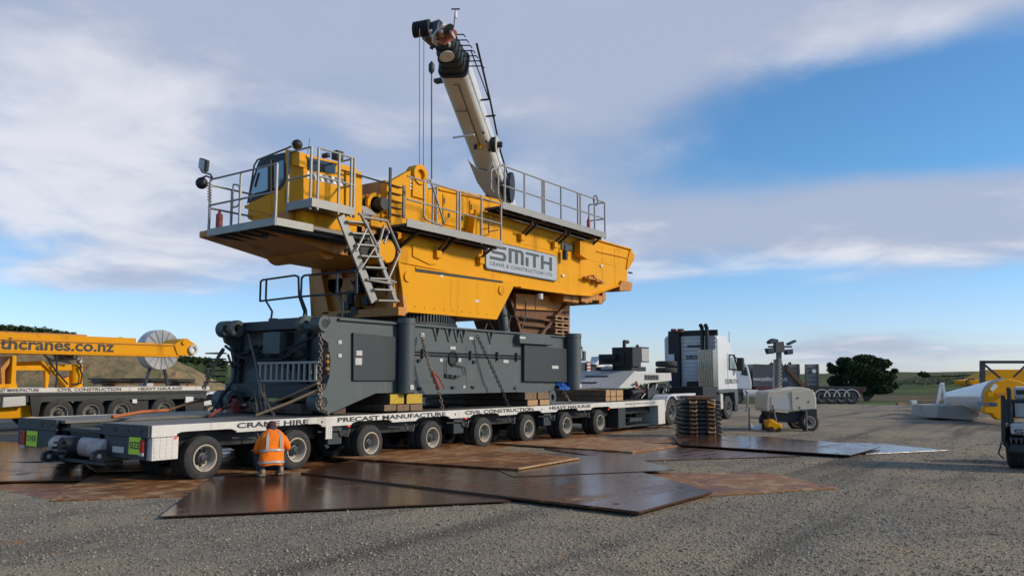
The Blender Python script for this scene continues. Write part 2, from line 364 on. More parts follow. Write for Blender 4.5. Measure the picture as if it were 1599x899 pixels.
# clay bank on the left, behind the flat trailer
def ridge(name,tops,d0,m,base=0,depth=18,rough=.5,kind='structure',ny=14):
    b=MB(); xs=np.linspace(tops[0][0],tops[-1][0],110); vs=[];fs=[]
    for i,x in enumerate(xs):
        y=lerp(tops,x); ax,az_=K(x,y,d0+depth)
        for j in range(ny+1):
            t=j/ny; dd=d0+depth*t; hh=base+(az_-base)*(t**.75); jitter=rough*(random.random()-.5)*math.sin(math.pi*t)
            k=ax*dd/(d0+depth); vs.append(KX(0)((k,dd,hh+jitter)))
        vs.append(KX(0)((ax*1.3,d0+depth*2.2,base-1)))
    n=ny+2
    for i in range(len(xs)-1):
        for j in range(n-1): fs.append((i*n+j,i*n+j+1,(i+1)*n+j+1,(i+1)*n+j))
    b.add(vs,fs); return b.build(name,m,kind=kind,smooth=50)
ridge('clay_bank',[(-500,538),(0,536),(130,533),(200,540),(260,556),(300,574),(345,598),(380,612)],46,BNK,depth=10,rough=.35)
ridge('green_hill',[(-600,505),(0,513),(60,516),(115,527),(160,534),(230,552),(290,566),(345,571),(420,585),(520,596)],70,FOR,depth=40,rough=2.2)
FHL=field_mat('hazed_hill_grass',[(.045,.06,.05),(.06,.075,.05),(.035,.05,.042)],.01)  # bluish dark tone: distance haze put into the grass colour
DHL=field_mat('dark_hill_scrub',[(.028,.045,.018),(.02,.03,.014),(.06,.075,.026)],.02)
ridge('far_hills',[(1000,588),(1150,586),(1300,584),(1380,582.5),(1420,584),(1460,585.5),(1500,583),(1560,584),(1700,583)],1300,FHL,depth=500,rough=6)
ridge('dark_hill',[(1380,596),(1420,592),(1450,590),(1490,588.5),(1515,585),(1545,580.5),(1600,577),(1760,574)],230,DHL,base=-3,depth=70,rough=1.6)
def foliage(b,c,r,n,size,rg=random):
    for _ in range(n):
        while True:
            p=Vector((rg.uniform(-1,1),rg.uniform(-1,1),rg.uniform(-1,1)))
            if .25<p.length<1: break
        p=Vector(c)+Vector((p.x*r[0],p.y*r[1],p.z*r[2])); s=size*rg.uniform(.5,1.3)
        d1=Vector((rg.gauss(0,1),rg.gauss(0,1),rg.gauss(0,.6))).normalized()*s; d2=Vector((rg.gauss(0,1),rg.gauss(0,1),rg.gauss(0,1))).normalized()*s*.6
        b.add([p-d1,p+d2,p+d1,p-d2],[(0,1,2,3)])
def tree(name,label,d,base,lobes,leaf,dens,trunkr,m=LEA):
    bx,bz=K(base[0],base[1],d); X=KX(d); root=Vector(X((bx,0,bz)))
    t=thing(name,label,'tree',root)
    tr=MB(X); cr=MB(X)
    sc=d/FPX
    for (x,y,rx,ry) in lobes:
        cx,cz=K(x,y,d)
        tr.tube([(bx,0,bz),(bx+(cx-bx)*.35,0,bz+(cz-bz)*.55),(cx,0,cz)],trunkr*.5,6)
        foliage(cr,(cx,random.uniform(-.3,.3)*rx*sc,cz),(rx*sc,rx*sc*.8,ry*sc),int(dens*rx*ry),leaf)
    tr.cyl((bx,0,bz-.4),(bx,0,bz+(K(0,lobes[0][1],d)[1]-bz)*.6),trunkr,trunkr*.6,8)
    tr.build('trunk',BRK,t); cr.build('crown',m,t)
    return t
tree('pine_tree','broad round-crowned dark pine, right one of the pair beyond the red flat trailer',130,(1352,628),
  [(1352,580,30,16),(1366,592,24,14),(1352,561,20,8),(1372,568,20,9),(1334,571,15,8),(1387,588,14,9),(1360,584,20,8),(1340,597,13,9),(1374,607,19,8),(1397,579,5,4),(1352,611,10,6),(1392,602,9,6),(1330,588,9,6)],.25,10.0,.35)
tree('pine_tree','lower dark pine leaning left of its taller neighbour, beside the upright ramps',133,(1322,628),
  [(1318,566,13,9),(1302,577,10,7),(1325,580,15,10),(1306,595,13,9),(1322,606,14,7),(1296,570,5,4),(1300,612,9,6)],.25,8.0,.3)
tree('field_tree','small lone round tree on the distant hill crest',420,(1443,592),[(1441,584,7,4),(1447,586,5,3)],.8,6,.5)
for i,(x,y,r) in enumerate([(1205,572,5),(1212,568,5),(1219,571,5),(1226,574,4),(1234,570,4),(1240,576,4)]):
    tree('conifer_tree',['pointed conifer top rising behind the dark trailer side, first from left','second conifer top from the left behind the dark trailer','third and tallest-standing conifer top behind the trailer','fourth small conifer top behind the light mast','fifth conifer top just right of the light mast','sixth conifer top beside the upright ramp'][i],150,(x,625),[(x,y,r*.5,r),(x,y+12,r,11),(x,y+30,r+1,12)],.4,7,.2,FOR)
sh=MB(KX(0)); 
for k in range(340):
    x=1418+random.random()*97; d=470; y=595-(x-1418)*.05+random.uniform(-2.5,3.5); px,pz=K(x,y,d); foliage(sh,(px,d-2,pz),(3.5,2,1.4),26,1.0)
sh.build('forest_belt',FOR,kind='stuff')
sh=MB(KX(0))
for k in range(260):
    x=random.uniform(262,350); y=lerp([(262,562),(290,566),(350,571)],x)+random.uniform(0,6); d=104; px,pz=K(x,y,d); foliage(sh,(px,d,pz),(.9,.9,.9),26,.30)
for k in range(330):
    x=random.uniform(-30,118); y=lerp([(0,513),(60,516),(118,527)],x)+random.uniform(1,8); d=104; px,pz=K(x,y,d); foliage(sh,(px,d,pz),(.9,.9,.7),24,.28)
sh.build('scrub_on_hill',FOR,kind='stuff')
# ------------------------------------------------------------------ loose gravel stones near the camera
def stones(n):
    base=np.array([(1,0,0),(-.9,.1,0),(.05,1,0),(-.1,-.9,0),(.1,.05,.75),(-.05,0,-.5)],float)
    fc=np.array([(0,2,4),(2,1,4),(1,3,4),(3,0,4),(2,0,5),(1,2,5),(3,1,5),(0,3,5)])
    r=5.6+22*rng.random(n)**1.9; a=np.radians(rng.uniform(-36,36,n)); px=CAM.x+r*np.cos(YAW-a); py=CAM.y+r*np.sin(YAW-a)
    keep=~((px>-1.8)&(px<20.6)&(py>-.6)&(py<5.4))
    for poly in [q[1] for q in P]:
        ins=np.zeros(n,bool); m_=len(poly)
        for i in range(m_):
            (x0,y0),(x1,y1)=poly[i],poly[(i+1)%m_]
            c_=((y0>py)!=(y1>py))&(px<(x1-x0)*(py-y0)/(y1-y0+1e-9)+x0); ins^=c_
        keep&=~ins
    px=px[keep];py=py[keep];r=r[keep]; n=len(px)
    s=.0045+.013*rng.random(n)**4; s*= (1+r/40)
    th=rng.uniform(0,6.28,n); sc=rng.uniform(.6,1.3,(n,1,3)); v=base[None]*sc*s[:,None,None]+rng.normal(0,.15,(n,6,3))*s[:,None,None]
    c,d=np.cos(th)[:,None],np.sin(th)[:,None]; x=v[...,0]*c-v[...,1]*d+px[:,None]; y=v[...,0]*d+v[...,1]*c+py[:,None]; z=v[...,2]+s[:,None]*.2
    V=np.stack([x,y,z],-1).reshape(-1,3); Fc=(fc[None]+6*np.arange(n)[:,None,None]).reshape(-1,3)
    me=bpy.data.meshes.new('gravel_stones'); me.vertices.add(len(V)); me.vertices.foreach_set('co',V.ravel())
    me.loops.add(len(Fc)*3); me.loops.foreach_set('vertex_index',Fc.ravel().astype(np.int32)); me.polygons.add(len(Fc))
    me.polygons.foreach_set('loop_start',(np.arange(len(Fc))*3).astype(np.int32)); 
    me.materials.append(STN); me.update(); me.validate()
    o=bpy.data.objects.new('gravel_stones',me); COL.objects.link(o); o['kind']='stuff'
def stone_mat():
    global nt
    m=bpy.data.materials.new('loose_stone'); m.use_nodes=True; nt=m.node_tree; nt.nodes.clear()
    out=N('ShaderNodeOutputMaterial'); p=N('ShaderNodeBsdfPrincipled'); L(p.outputs[0],out.inputs[0])
    g=N('ShaderNodeNewGeometry'); r=g.outputs['Random Per Island']
    c=MIXC(r,(.12,.10,.072),(.36,.31,.235)); L(c,p.inputs['Base Color']); p.inputs['Roughness'].default_value=.85; return m
STN=stone_mat()
# ------------------------------------------------------------------ steel road plates
def quad_plate(name,pts,z0,z1,label,rust,group='steel plates laid under the trailer'):
    c=Vector((sum(p[0] for p in pts)/len(pts),sum(p[1] for p in pts)/len(pts),z0))
    o=MB().prism(pts,z0,z1,'z').build(name,PLT,bev=.004,org=c); o['rust']=float(rust)
    if z1-z0>.012:
        for p in pts[:3]:
            q=Vector((p[0],p[1],0)).lerp(Vector((c.x,c.y,0)),.13); MB().lathe([(.0015,.001),(.0015,.035),(.003,.045),(.0,.05)],(q.x,q.y,z1),(0,0,1),14).build('lifting_hole',BLK,o)
    return tag(o,label,'steel plate')
def rect(p,q,w,side=1):          # rectangle from one edge p->q and a width
    p=Vector(p);q=Vector(q);d=(q-p).normalized(); n=Vector((-d.y,d.x))*side*w; return [tuple(p),tuple(q),tuple(q+n),tuple(p+n)]
T=.028
P=[]
P.append(('A',[G(249,811),G(798,786),G(600,735),G(330,748)],T*0.98,T*1.6,'nearest steel plate, dark and wet, mirroring the orange jacket',-.12))
P.append(('B',[G(470,744),G(998,808),G(1113,775),G(905,716),G(640,700)],T*1.65,T*2.9,'large dark wet plate with its corner pointing at the camera',-.02))
P.append(('C',[G(1085,777),G(1308,763),G(1197,739),G(900,742)],T*.1,T*.98,'rust red plate lying right of the big dark one, under its edge',.30))
P.append(('D',[G(800,752),G(1055,741),G(985,719),G(720,712)],T*2.95,T*3.3,'thin glossy plate reflecting blue sky behind the front plates',-.22))
P.append(('E',[G(520,722),G(808,742),G(903,724),G(640,690)],T*3.35,T*4.3,'brown plate with one bright raised lip beside the fourth wheel',.26))
P.append(('F',[G(985,721),G(1250,713),G(1062,699),G(850,702)],T*.1,T*1.0,'long narrow wet plate with a rusty right tip',.02))
P.append(('G',[G(766,694),G(988,709),G(1058,699),G(930,686)],T*1.05,T*2.2,'orange rusted plate overlapping beside the seventh wheel',.42))
P.append(('H',[G(1062,699),G(1328,716),G(1375,702),G(1201,686),G(1050,684)],T*2.25,T*3.1,'wide plate shining with sky reflections in front of the steel pad stack',-.05))
P.append(('I',[G(1352,710),G(1481,704),G(1367,693),G(1270,692)],T*.1,T*.9,'farthest right pale shining plate with a sharp tip',-.06))
P.append(('J',[G(-60,757),G(130,753),G(150,728),G(-40,725)],T*1.05,T*2.0,'wet plate at the left edge in front of the trailer tail',.02))
P.append(('K',[G(79,783),G(300,775),G(420,738),G(140,744)],T*0.1,T*0.94,'muddy brown plate under the rear wheel with a dark left tip',.28))
P.append(('L',[G(-120,727),G(60,722),G(130,694),G(-30,690)],T*.1,T*1.0,'pale wet plate left of the trailer tail',-.10))
P.append(('N',[G(150,742),G(330,736),G(300,716),G(120,720)],T*2.05,T*2.7,'sandy plate behind the rear bumper lugs',.34))
# rows under the axles
for i in range(9):
    u0=-1.6+i*2.42
    lab=['first','second','third','fourth','fifth','sixth','seventh','eighth','ninth'][i]
    P.append(('R',[(u0,-.35+.1*math.sin(i*3)),(u0+2.39,-.35+.1*math.sin(i*3)),(u0+2.39,5.2),(u0,5.2)],.001,T*.09+.0005*i,'plate lying beneath the trailer deck, '+lab+' from the rear bumper',.24+.10*math.sin(i*2.1)))
P.append(('Q',[G(940,690),G(1120,694),G(1150,683),G(960,680)],T*.1,T*1.0,'rusty plate running under the foot of the steel pad stack',.2))
stones(110000)
for nme,pts,z0,z1,lab,ru in P: quad_plate('road_plate',pts,z0,z1,lab,ru)
o=MB().bar(Vector((*G(808,742),.12)),Vector((*G(903,724),.12)),.05,.03).build('lit_edge_strip',WDL,org=(*G(855,733),.10)); tag(o,'thin pale strip added as the lit lip edge of the brown plate','lit strip')  # pale bar added to draw the light along the plate's edge
# ------------------------------------------------------------------ wheels
def tyre_mesh(r,w,ri):
    b=MB(); c=.012
    pr=[(0.02,ri),(0.0,ri+.03),(-.005,(r+ri)/2),(.012,r-.035),(.03,r-.008)]
    k=5
    for i in range(k):
        a=.03+(w-.06)*i/k; e=.03+(w-.06)*(i+1)/k
        pr+=[(a+.006,r),(e-.012,r),(e-.010,r-c),(e-.002,r-c)]
    pr+=[(w-.012,r-.035),(w+.005,(r+ri)/2),(w,ri+.03),(w-.02,ri)]
    b.lathe(pr,(0,0,0),(0,1,0),32); return b
def rim_mesh(ri,w,nh,dish=.10,hub=.11):
    b=MB(); b.lathe([(-.004,ri+.016),(-.012,ri+.01),(-.01,ri-.012),(.025,ri-.03),(dish,ri-.055),(dish+.012,ri*.55),(dish+.0,hub*1.3),(dish+.02,hub*1.1)],(0,0,0),(0,1,0),32)
    return b
def hub_mesh(hub,dish,nh):
    b=MB(); b.lathe([(dish+.02,hub*1.12),(dish-.03,hub*1.05),(dish-.075,hub*.85),(dish-.085,hub*.55),(dish-.11,hub*.5),(dish-.115,.001)],(0,0,0),(0,1,0),24)
    for i in range(nh):
        t=2*math.pi*i/nh; b.cyl((math.cos(t)*hub*1.22,dish-.04,math.sin(t)*hub*1.22),(math.cos(t)*hub*1.22,dish+.01,math.sin(t)*hub*1.22),.011,n=6)
    return b
def holes_mesh(ri,nh,dish=.10,rad=.022):
    b=MB()
    for i in range(nh):
        t=2*math.pi*(i+.5)/nh; q=(ri*.55+ri-.055)/2; b.cyl((math.cos(t)*q,dish+.001,math.sin(t)*q),(math.cos(t)*q,dish+.014,math.sin(t)*q),rad,n=10)
    return b
PRO={}
def wheel(parent,loc,kind,ax=1,rot=0,zrot=0,full=True):
    """ax=+1: the outer face looks to -Y, -1: to +Y"""
    if kind not in PRO:
        r,w,ri,m,nh,dish=dict(low=(.385,.235,.225,RIM,10,.145),road=(.50,.30,.285,RIG,10,.09),front=(.50,.28,.285,RIG,10,-.0),small=(.33,.2,.19,RIM,5,.04),skid=(.42,.31,.22,WHT,8,.08))[kind]
        out=[]
        for nm,mb,mt in (('tyre',tyre_mesh(r,w,ri),RUB),('rim',rim_mesh(ri,w,nh,dish if dish>0 else .05),m),('hub',hub_mesh(.105 if ri>.2 else .08,dish if dish>0 else .05,nh),GRD),('hand_hole',holes_mesh(ri,nh if kind!='low' else 5,dish if dish>0 else .05,.032 if kind=='low' else .022),BLK)):
            o=mb.build(nm,mt,smooth=40); out.append(o.data); bpy.data.objects.remove(o)
        PRO[kind]=out
    e=bpy.data.objects.new('wheel',PRO[kind][0]); COL.objects.link(e); e.name='wheel'
    e.parent=parent; e.location=Vector(loc)-ORG[parent.name]; e.rotation_euler=(0,rot,zrot+(0 if ax>0 else math.pi))
    ORG[e.name]=ORG[parent.name]
    for nm,me in zip(('rim','hub','hand_holes'),PRO[kind][1:] if full else []):
        o=bpy.data.objects.new(nm,me); COL.objects.link(o); o.parent=e
    return e
# ------------------------------------------------------------------ the heavy-haul platform trailer
HD=.997; WD=4.72; DEND=20.03
tr=thing('platform_trailer','long eight-axle low platform trailer with white lettered side carrying the yellow crane','trailer',(10,2.3,0))
WU=[1.037+2.023*i for i in range(8)]
# side rail with wheel arches
pts=[(0,HD),(DEND,HD),(DEND,.80),(17.6,.80)]
for wu in reversed(WU):
    pts+=[(wu+.62,.80)]+[(wu+.62*math.cos(t),.80+.07*min(1,math.sin(t)*1.6)) for t in [math.pi*k/10 for k in range(1,10)]]+[(wu-.62,.80)]
pts+=[(0,.80)]
MB().prism(pts,-.03,.03).build('side_rail',WHT,tr,bev=.004)
MB().prism(pts,WD-.03,WD+.03).build('side_rail',WHT,tr)
d=MB()
d.box(.02,DEND-.1,.035,1.78,HD-.06,HD-.008); d.box(.02,DEND-.1,2.94,WD-.035,HD-.06,HD-.008); d.box(3.0,DEND-.1,1.782,2.938,HD-.10,HD-.012)
d.build('deck_plate',GAL,tr)
f=MB()
for v0 in (.33,1.66,2.9,4.2): f.box(.1,DEND-.1,v0,v0+.16,.55,HD-.07)
f.box(.1,DEND-.2,.7,4.0,.60,.80)
f.build('chassis_beam',BLK,tr)
for wu in WU:
    ax=MB(); ax.cyl((wu,.2,.385),(wu,4.5,.385),.07,n=8)
    for v0 in (.66,3.5): ax.box(wu-.12,wu+.12,v0,v0+.5,.36,.75); ax.bar((wu-.1,v0+.2,.7),(wu+.5,v0+.2,.36),.12,.10)
    ax.build('axle',BLK,tr)
for i in range(7):
    u=(WU[i]+WU[i+1])/2; m_=MB(); m_.bar((u-.45,.05,.70),(u+.35,.05,.66),.02,.03); m_.tube([(u+.1,.06,.78),(u+.14,.0,.6),(u+.34,.02,.56),(u+.42,.06,.72)],.018,6); m_.build('air_line',BLK,tr)
    if i in(1,3,5): MB().box(u-.18,u+.2,.04,.35,.42,.78).build('tool_box',GRD,tr,bev=.01)
k=0
for wu in WU:
    for v0,a_,full in ((0,1,True),(.27,1,False),(1.22,1,False),(1.50,-1,False),(3.22,1,False),(3.50,-1,False),(4.44,-1,False),(4.72,-1,False)):
        wheel(tr,(wu,v0 if a_>0 else v0,.385),'low',a_,random.uniform(0,6),full=full)
# perforated mud flap plate between wheel 2 and 3
pf=MB().box(*[S(508,665,-.03)[0],S(518,665,-.03)[0]],-.045,-.035,.55,.80).build('perforated_plate',WHT,tr)
ph=MB()
for i in range(3):
    for j in range(7): ph.cyl((S(509.5+i*3.4,665,-.05)[0],-.049,.575+j*.033),(S(509.5+i*3.4,665,-.05)[0],-.044,.575+j*.033),.008,n=6)
ph.build('hole',BLK,pf,kind='stuff')
for px in (544,727,950,275):
    q=S(px,668,-.03); MB().box(q[0]-.02,q[0]+.02,-.06,-.032,.765,.792).build('marker_lamp',RLM,tr)
# lettering on the rail
def band(body,x0,x1,bold=.030,h=.098,z=.872):
    u0=S(x0,655,-.03)[0]; u1=S(x1,640,-.03)[0]; text(body,(u0,-.031,z),(1,0,0),(0,0,1),u1-u0,LTR,tr,height=h,bold=bold,depth=.003)
band('CRANE HIRE',370,482); band('PRECAST MANUFACTURE',527,696); band('CIVIL CONSTRUCTION',726,833); band('HEAVY HAULAGE',858,922); band('www.smithcranes.co.nz',976,1023,.0,.07,.885)
for px in (503,711,846): u=S(px,650,-.03)[0]; MB().box(u-.02,u+.02,-.036,-.031,.88,.92).build('painted_dot',LTR,tr)
# drop panels and tool frame at the front end
q=[S(x,y,-.02) for x,y in ((960,641),(1037,641),(1037,662),(1028,664),(1027,650),(980,650),(976,666),(968,668),(967,652),(956,648))]
def at(x,y,v=-.02): return S(x,y,v)
fr=MB(); u0=at(1028,650)[0]; fr.box(u0,DEND,-.02,.9,.12,.80); fr.build('front_block',WHT,tr,bev=.01)
MB().box(at(966,650)[0],at(977,650)[0],-.015,.5,.13,.795).build('front_leg',GRD,tr,bev=.01)
MB().box(at(978,650)[0],at(1027,650)[0],.02,.5,.13,.19).box(at(985,650)[0],at(1004,650)[0],.02,.4,.3,.42).build('front_step',GRD,tr)
# rear end
def er(x,y,u=0): return E(x,y,u)
rear=MB()
a=er(165,661);b_=er(236,661)
MB().box(-.05,-.002,0.0,a[0],.795,HD+.004).build('rear_beam',GRD,tr,bev=.006)
c_=er(92,661)[0]; MB().box(-.05,-.002,c_,WD,.795,HD+.004).build('rear_beam',GRD,tr,bev=.006)
for v_ in (.2,.62,1.05,1.55,3.3,3.7,4.2,4.55):
    r_=.05 if v_ in(1.05,3.7) else .025
    if v_<a[0] or v_>c_: MB().cyl((-.056,v_,.905),(-.045,v_,.905),r_,n=12).build('pin_hole',BLK,tr)
z1=er(236,719)[1]; z2=er(32,700)[1]; vin=er(168,700)[0]; vout=er(88,690)[0]
MB().prism([(0.12,.79),(vin,.79),(vin,z1+.08),(vin-.1,z1),(.12,z1)],-.03,.02,'x').build('rear_panel',GRD,tr,bev=.006)
MB().prism([(vout,.79),(WD,.79),(WD,z1+.06),(WD-.25,z1),(vout,z1+.07)],-.03,.02,'x').build('rear_panel',GRD,tr,bev=.006)
MB().box(.02,.50,-.025,.14,z1-.01,.79).build('side_locker',WHT,tr,bev=.01)
# chequered relief of the locker
ck=MB()
for i in range(4):
    for j in range(6): ck.box(.05+i*.11,.13+i*.11,-.031,-.026,z1+.03+j*.07,z1+.08+j*.07)
ck.build('locker_tread',WHT,tr,kind='stuff')
zc=.55; MB().lathe([(vin-.02,.001),(vin-.02,.14),(vin+.06,.17),(vout-.06,.17),(vout+.02,.14),(vout+.02,.001)],(-.0,0,zc),(0,1,0),20).build('drawbar_tank',PNK,tr,smooth=40)
mid=er(127,690)[0]
cp=MB().cyl((-.34,mid,zc),(-.02,mid,zc),.19,n=16)
for i in range(6): t=i*1.047; cp.cyl((-.46,mid+.11*math.cos(t),zc+.11*math.sin(t)),(-.3,mid+.11*math.cos(t),zc+.11*math.sin(t)),.022,n=6)
cp.build('coupling',BLK,tr,smooth=40)
MB().box(.05,.4,vin,vout,.80,.86).box(-.03,.3,vin,vout,.26,.32).build('rear_crossbeam',GRD,tr)
for px in (70,148):
    v_,z_=er(px,712,-.25); lg=MB(); lg.prism([(-.32+.0,z_-.05),(-.30,z_+.07),(-.2,z_+.11),(.5,z_+.06),(.5,z_-.10),(-.22,z_-.10)],v_-.05,v_+.05); lg.build('towing_lug',GRD,tr,bev=.01)
    MB().cyl((-.2,v_-.055,z_),(-.2,v_+.055,z_),.04,n=12).build('lug_hole',LGR,tr)
for (xa,xb,ya,yb,w) in ((202,219,681,710,'SIZE'),(42,57,672,697,'OVER')):
    A_=er(xa,ya,-.04); B_=er(xb,yb,-.04); s_=MB().box(-.042,-.034,B_[0],A_[0],B_[1],A_[1]).build('oversize_sign',HVY,tr)
    wv=A_[0]-B_[0]; text(w,(-.0445,A_[0]-wv*.06,(A_[1]+B_[1])/2-.055),(0,-1,0),(0,0,1),wv*.88,LTR,s_,height=.12,bold=.02,depth=.0)
for (xa,xb,ya,yb) in ((219,223,686,712),(33,38,672,699)):
    A_=er(xa,ya,-.05); B_=er(xb,yb,-.05); MB().box(-.06,-.034,B_[0],A_[0],B_[1]+.06,A_[1]).build('tail_lamp',RLN,tr,bev=.004); MB().box(-.058,-.034,B_[0],A_[0],B_[1],B_[1]+.055).build('reversing_lamp',LGR,tr)
A_=er(176,696,-.04);B_=er(193,707,-.04); MB().box(-.042,-.034,B_[0],A_[0],B_[1],A_[1]).build('number_plate',LGR,tr)
# gooseneck
gv=1.0; gp=[S(x,y,gv) for x,y in ((966,609),(992,578.5),(1002,582),(1048,582),(1049,594),(1012,598),(985,606))]
gp[0]=(gp[0][0],1.42)
farv=3.6
MB().prism(gp,gv,farv).build('gooseneck',LGR,tr,bev=.015)
sl=MB(); g0,g1=Vector((gp[0][0],0,gp[0][1])),Vector((gp[1][0],0,gp[1][1]))
nrm=Vector((-(g1.z-g0.z),0,(g1.x-g0.x))).normalized()
for i,(a0,a1,w0,w1) in enumerate(((.62,.70,1.9,2.9),(.25,.33,2.1,3.0))):
    p0=g0.lerp(g1,a0)+nrm*.012; p1=g0.lerp(g1,a1)+nrm*.012
    sl.add([(p0.x,w0,p0.z),(p0.x,w1,p0.z),(p1.x,w1,p1.z),(p1.x,w0,p1.z)],[(0,1,2,3)])
sl.build('slot',BLK,tr)
tbx=MB(); gx0=S(1008,590,.97)[0]; gx1=S(1028,590,.97)[0]; gz0=S(1018,593,.97)[1]; gz1=S(1018,585,.97)[1]
for i in range(9): u=gx0+(gx1-gx0)*i/8; tbx.box(u-.02,u+.02,.965,.985,gz0,gz1)
tbx.build('vent_bar',BLK,tr)
lk=MB(); ua=S(1000,600,1.2)[0]
lk.tube([S3(992,596,1.0),S3(996,607,1.0),S3(1004,612,1.0)],.07,8); lk.build('gooseneck_ram',RED,tr)
hy=MB()
hy.box(S(985,615,1.1)[0],S(1030,615,1.1)[0],1.1,3.4,1.02,1.34); hy.cyl(S3(985,613,.9),S3(1000,611,.9),.10,n=10); hy.cyl(S3(1012,604,1.2),S3(1046,604,1.2),.10,n=10)
for i in range(7): hy.tube([S3(994+i*6,600+random.uniform(-3,3),1.0),S3(1000+i*6,608+random.uniform(-3,3),.95),S3(1008+i*5,604,1.2)],.025,6)
hy.build('hydraulics',BLK,tr,smooth=40)
MB().box(S(1012,614,.8)[0],S(1026,614,.8)[0],.8,1.6,1.0,S(1020,606,.8)[1]).build('ram_housing',GRD,tr,bev=.01)
random.seed(21); b=MB()
for i in range(46):
    q=S3(random.uniform(985,1050),random.uniform(597,618),random.uniform(.9,1.6)); w=random.uniform(.03,.12)
    if i%3: b.box(q.x-w,q.x+w,q.y-w,q.y+w,q.z-w*.6,q.z+w*.6)
    else: b.cyl((q.x-w*2,q.y,q.z),(q.x+w*2,q.y,q.z-w*.3),w*.4,n=8)
b.build('coupling_gear',GRD,tr,kind='stuff')
b=MB()
for i in range(12):
    q=S3(random.uniform(990,1046),random.uniform(599,614),.85); b.tube([q,q+Vector((random.uniform(-.4,.4),.02,random.uniform(-.2,.2)))],.02,6)
b.build('coupling_rod',LGR,tr,kind='stuff')
# power pack on the gooseneck
pu=S(988,560,1.15)[0]; pf_=E(955.5,560,pu)[0]; pz0=S(988,577,1.15)[1]; pz1=S(988,541.5,1.15)[1]; pu1=S(1001,560,1.15)[0]
pk=MB().box(pu,pu1,1.15,pf_,pz0+.12,pz1).build('power_pack',BLK,tr,bev=.02)
MB().box(pu1+.003,S(1014,560,1.15)[0],1.16,pf_-.3,pz0+.3,pz1+.03).build('radiator_frame',GRD,tr,bev=.01)
gr=MB(); r1=S(1014,560,1.14)[0]
for i in range(16): zz_=pz0+.36+(pz1-pz0-.42)*i/15; gr.box(pu1+.04,r1-.04,1.135,1.157,zz_-.018,zz_+.018)
gr.build('radiator_grille',LGR,tr)
eg=MB(); 
eg.box(pu-.003,pu-.03,1.5,2.6,pz0+.2,pz0+.6); eg.cyl((pu-.1,1.8,pz0+.45),(pu-.1,2.4,pz0+.45),.13,n=12); eg.tube([(pu+.2,1.6,pz1),(pu+.2,1.6,pz1+.22),(pu+.5,1.6,pz1+.22)],.07,8); eg.box(pu+.1,r1-.1,1.25,2.8,pz0-.05,pz0+.12); eg.cyl((pu+.9,1.4,pz1),(pu+.9,1.4,pz1+.12),.06)
eg.build('engine',BLK,tr,smooth=40)
MB().box(pu-.04,pu-.01,2.0,2.5,pz0+.02,pz0+.12).build('maker_plate',LGR,tr)
# spare tyres lying on the neck
su,sz=S(1040.5,574,1.55); 
for i,lab in enumerate(('lower of two spare tyres lying flat on the trailer gooseneck','upper of two spare tyres lying flat on the trailer gooseneck')):
    zb=S(1040,583,1.55)[1]+i*.27
    o=MB().lathe([(0,.22),(0,.33),(.03,.43),(.06,.45),(.20,.45),(.23,.43),(.25,.33),(.25,.22),(0,.22)],(su,1.55,zb),(0,0,1),28).build('spare_tyre',RUB,smooth=40,org=(su,1.55,zb)); tag(o,lab,'tyre','spare tyres')
# ------------------------------------------------------------------ the crane
cr=thing('crawler_crane','big yellow crane upper on slate grey carbody with cab and walkways, chained to the trailer','crane',(9,2.3,1.4))
CV=.4; CU=3.98; CFV=3.85
bz=1.44; tz=3.03
# grey carbody -----------------------------------------------------
side=[S(x,y,CV) for x,y in ((499,512),(503,497),(515,494),(530,495),(624,503))]+[(13.9,3.05),(13.9,bz+.12),(13.3,bz),(5.6,bz)]+[S(x,y,CV) for x,y in ((528,640),(514,646),(498,643),(491,632),(494,620),(508,607),(514,590),(516,560),(512,535),(503,528))]
MB().prism(side,CV,CV+.10).build('side_frame',GRY,cr,bev=.008)
MB().prism([(p[0],p[1]) for p in side],CFV-.10,CFV).build('side_frame',GRY,cr,bev=.008)
MB().box(CU+.42,13.5,CV+.10,CFV-.1,bz+.08,tz-.05).build('carbody',GRY,cr)
# lugs with holes (rings)
def ring(c,ax,ro,ri,w,name,m,parent,n=28):
    MB().lathe([(0,ri),(0,ro),(w,ro),(w,ri),(0,ri)],c,ax,n).build(name,m,parent,smooth=40)
for (x,y,r) in ((508,505,.17),(505,628,.20)):
    u,z_=S(x,y,CV-.08); ring((u,CV-.07,z_),(0,1,0),r,r*.58,.30,'pin_lug',GRY,cr); MB().cyl((u,CV-.060,z_),(u,CV-.055,z_),r*.6,n=20).build('pin_bore',BLK,cr)
    if y<600: ring((u-.02,CV+.5,z_),(0,1,0),r*1.1,r*.55,.14,'pin_lug',GRY,cr)
    ring((u,CFV-.2,z_),(0,1,0),r*1.15,r*.6,.28,'pin_lug',GRY,cr); ring((u-.02,CFV-.55,z_),(0,1,0),r*1.15,r*.6,.14,'pin_lug',GRY,cr)
u,z_=S(862,620,CV-.1); ring((u,CV-.12,z_),(0,1,0),.20,.10,.3,'pin_lug',GRY,cr)
MB().prism([S(x,y,CV-.04) for x,y in ((806,600),(858,602),(868,612),(866,628),(852,626),(846,614),(806,612))],CV-.04,CV+.1).build('outrigger_bracket',GRY,cr,bev=.01)
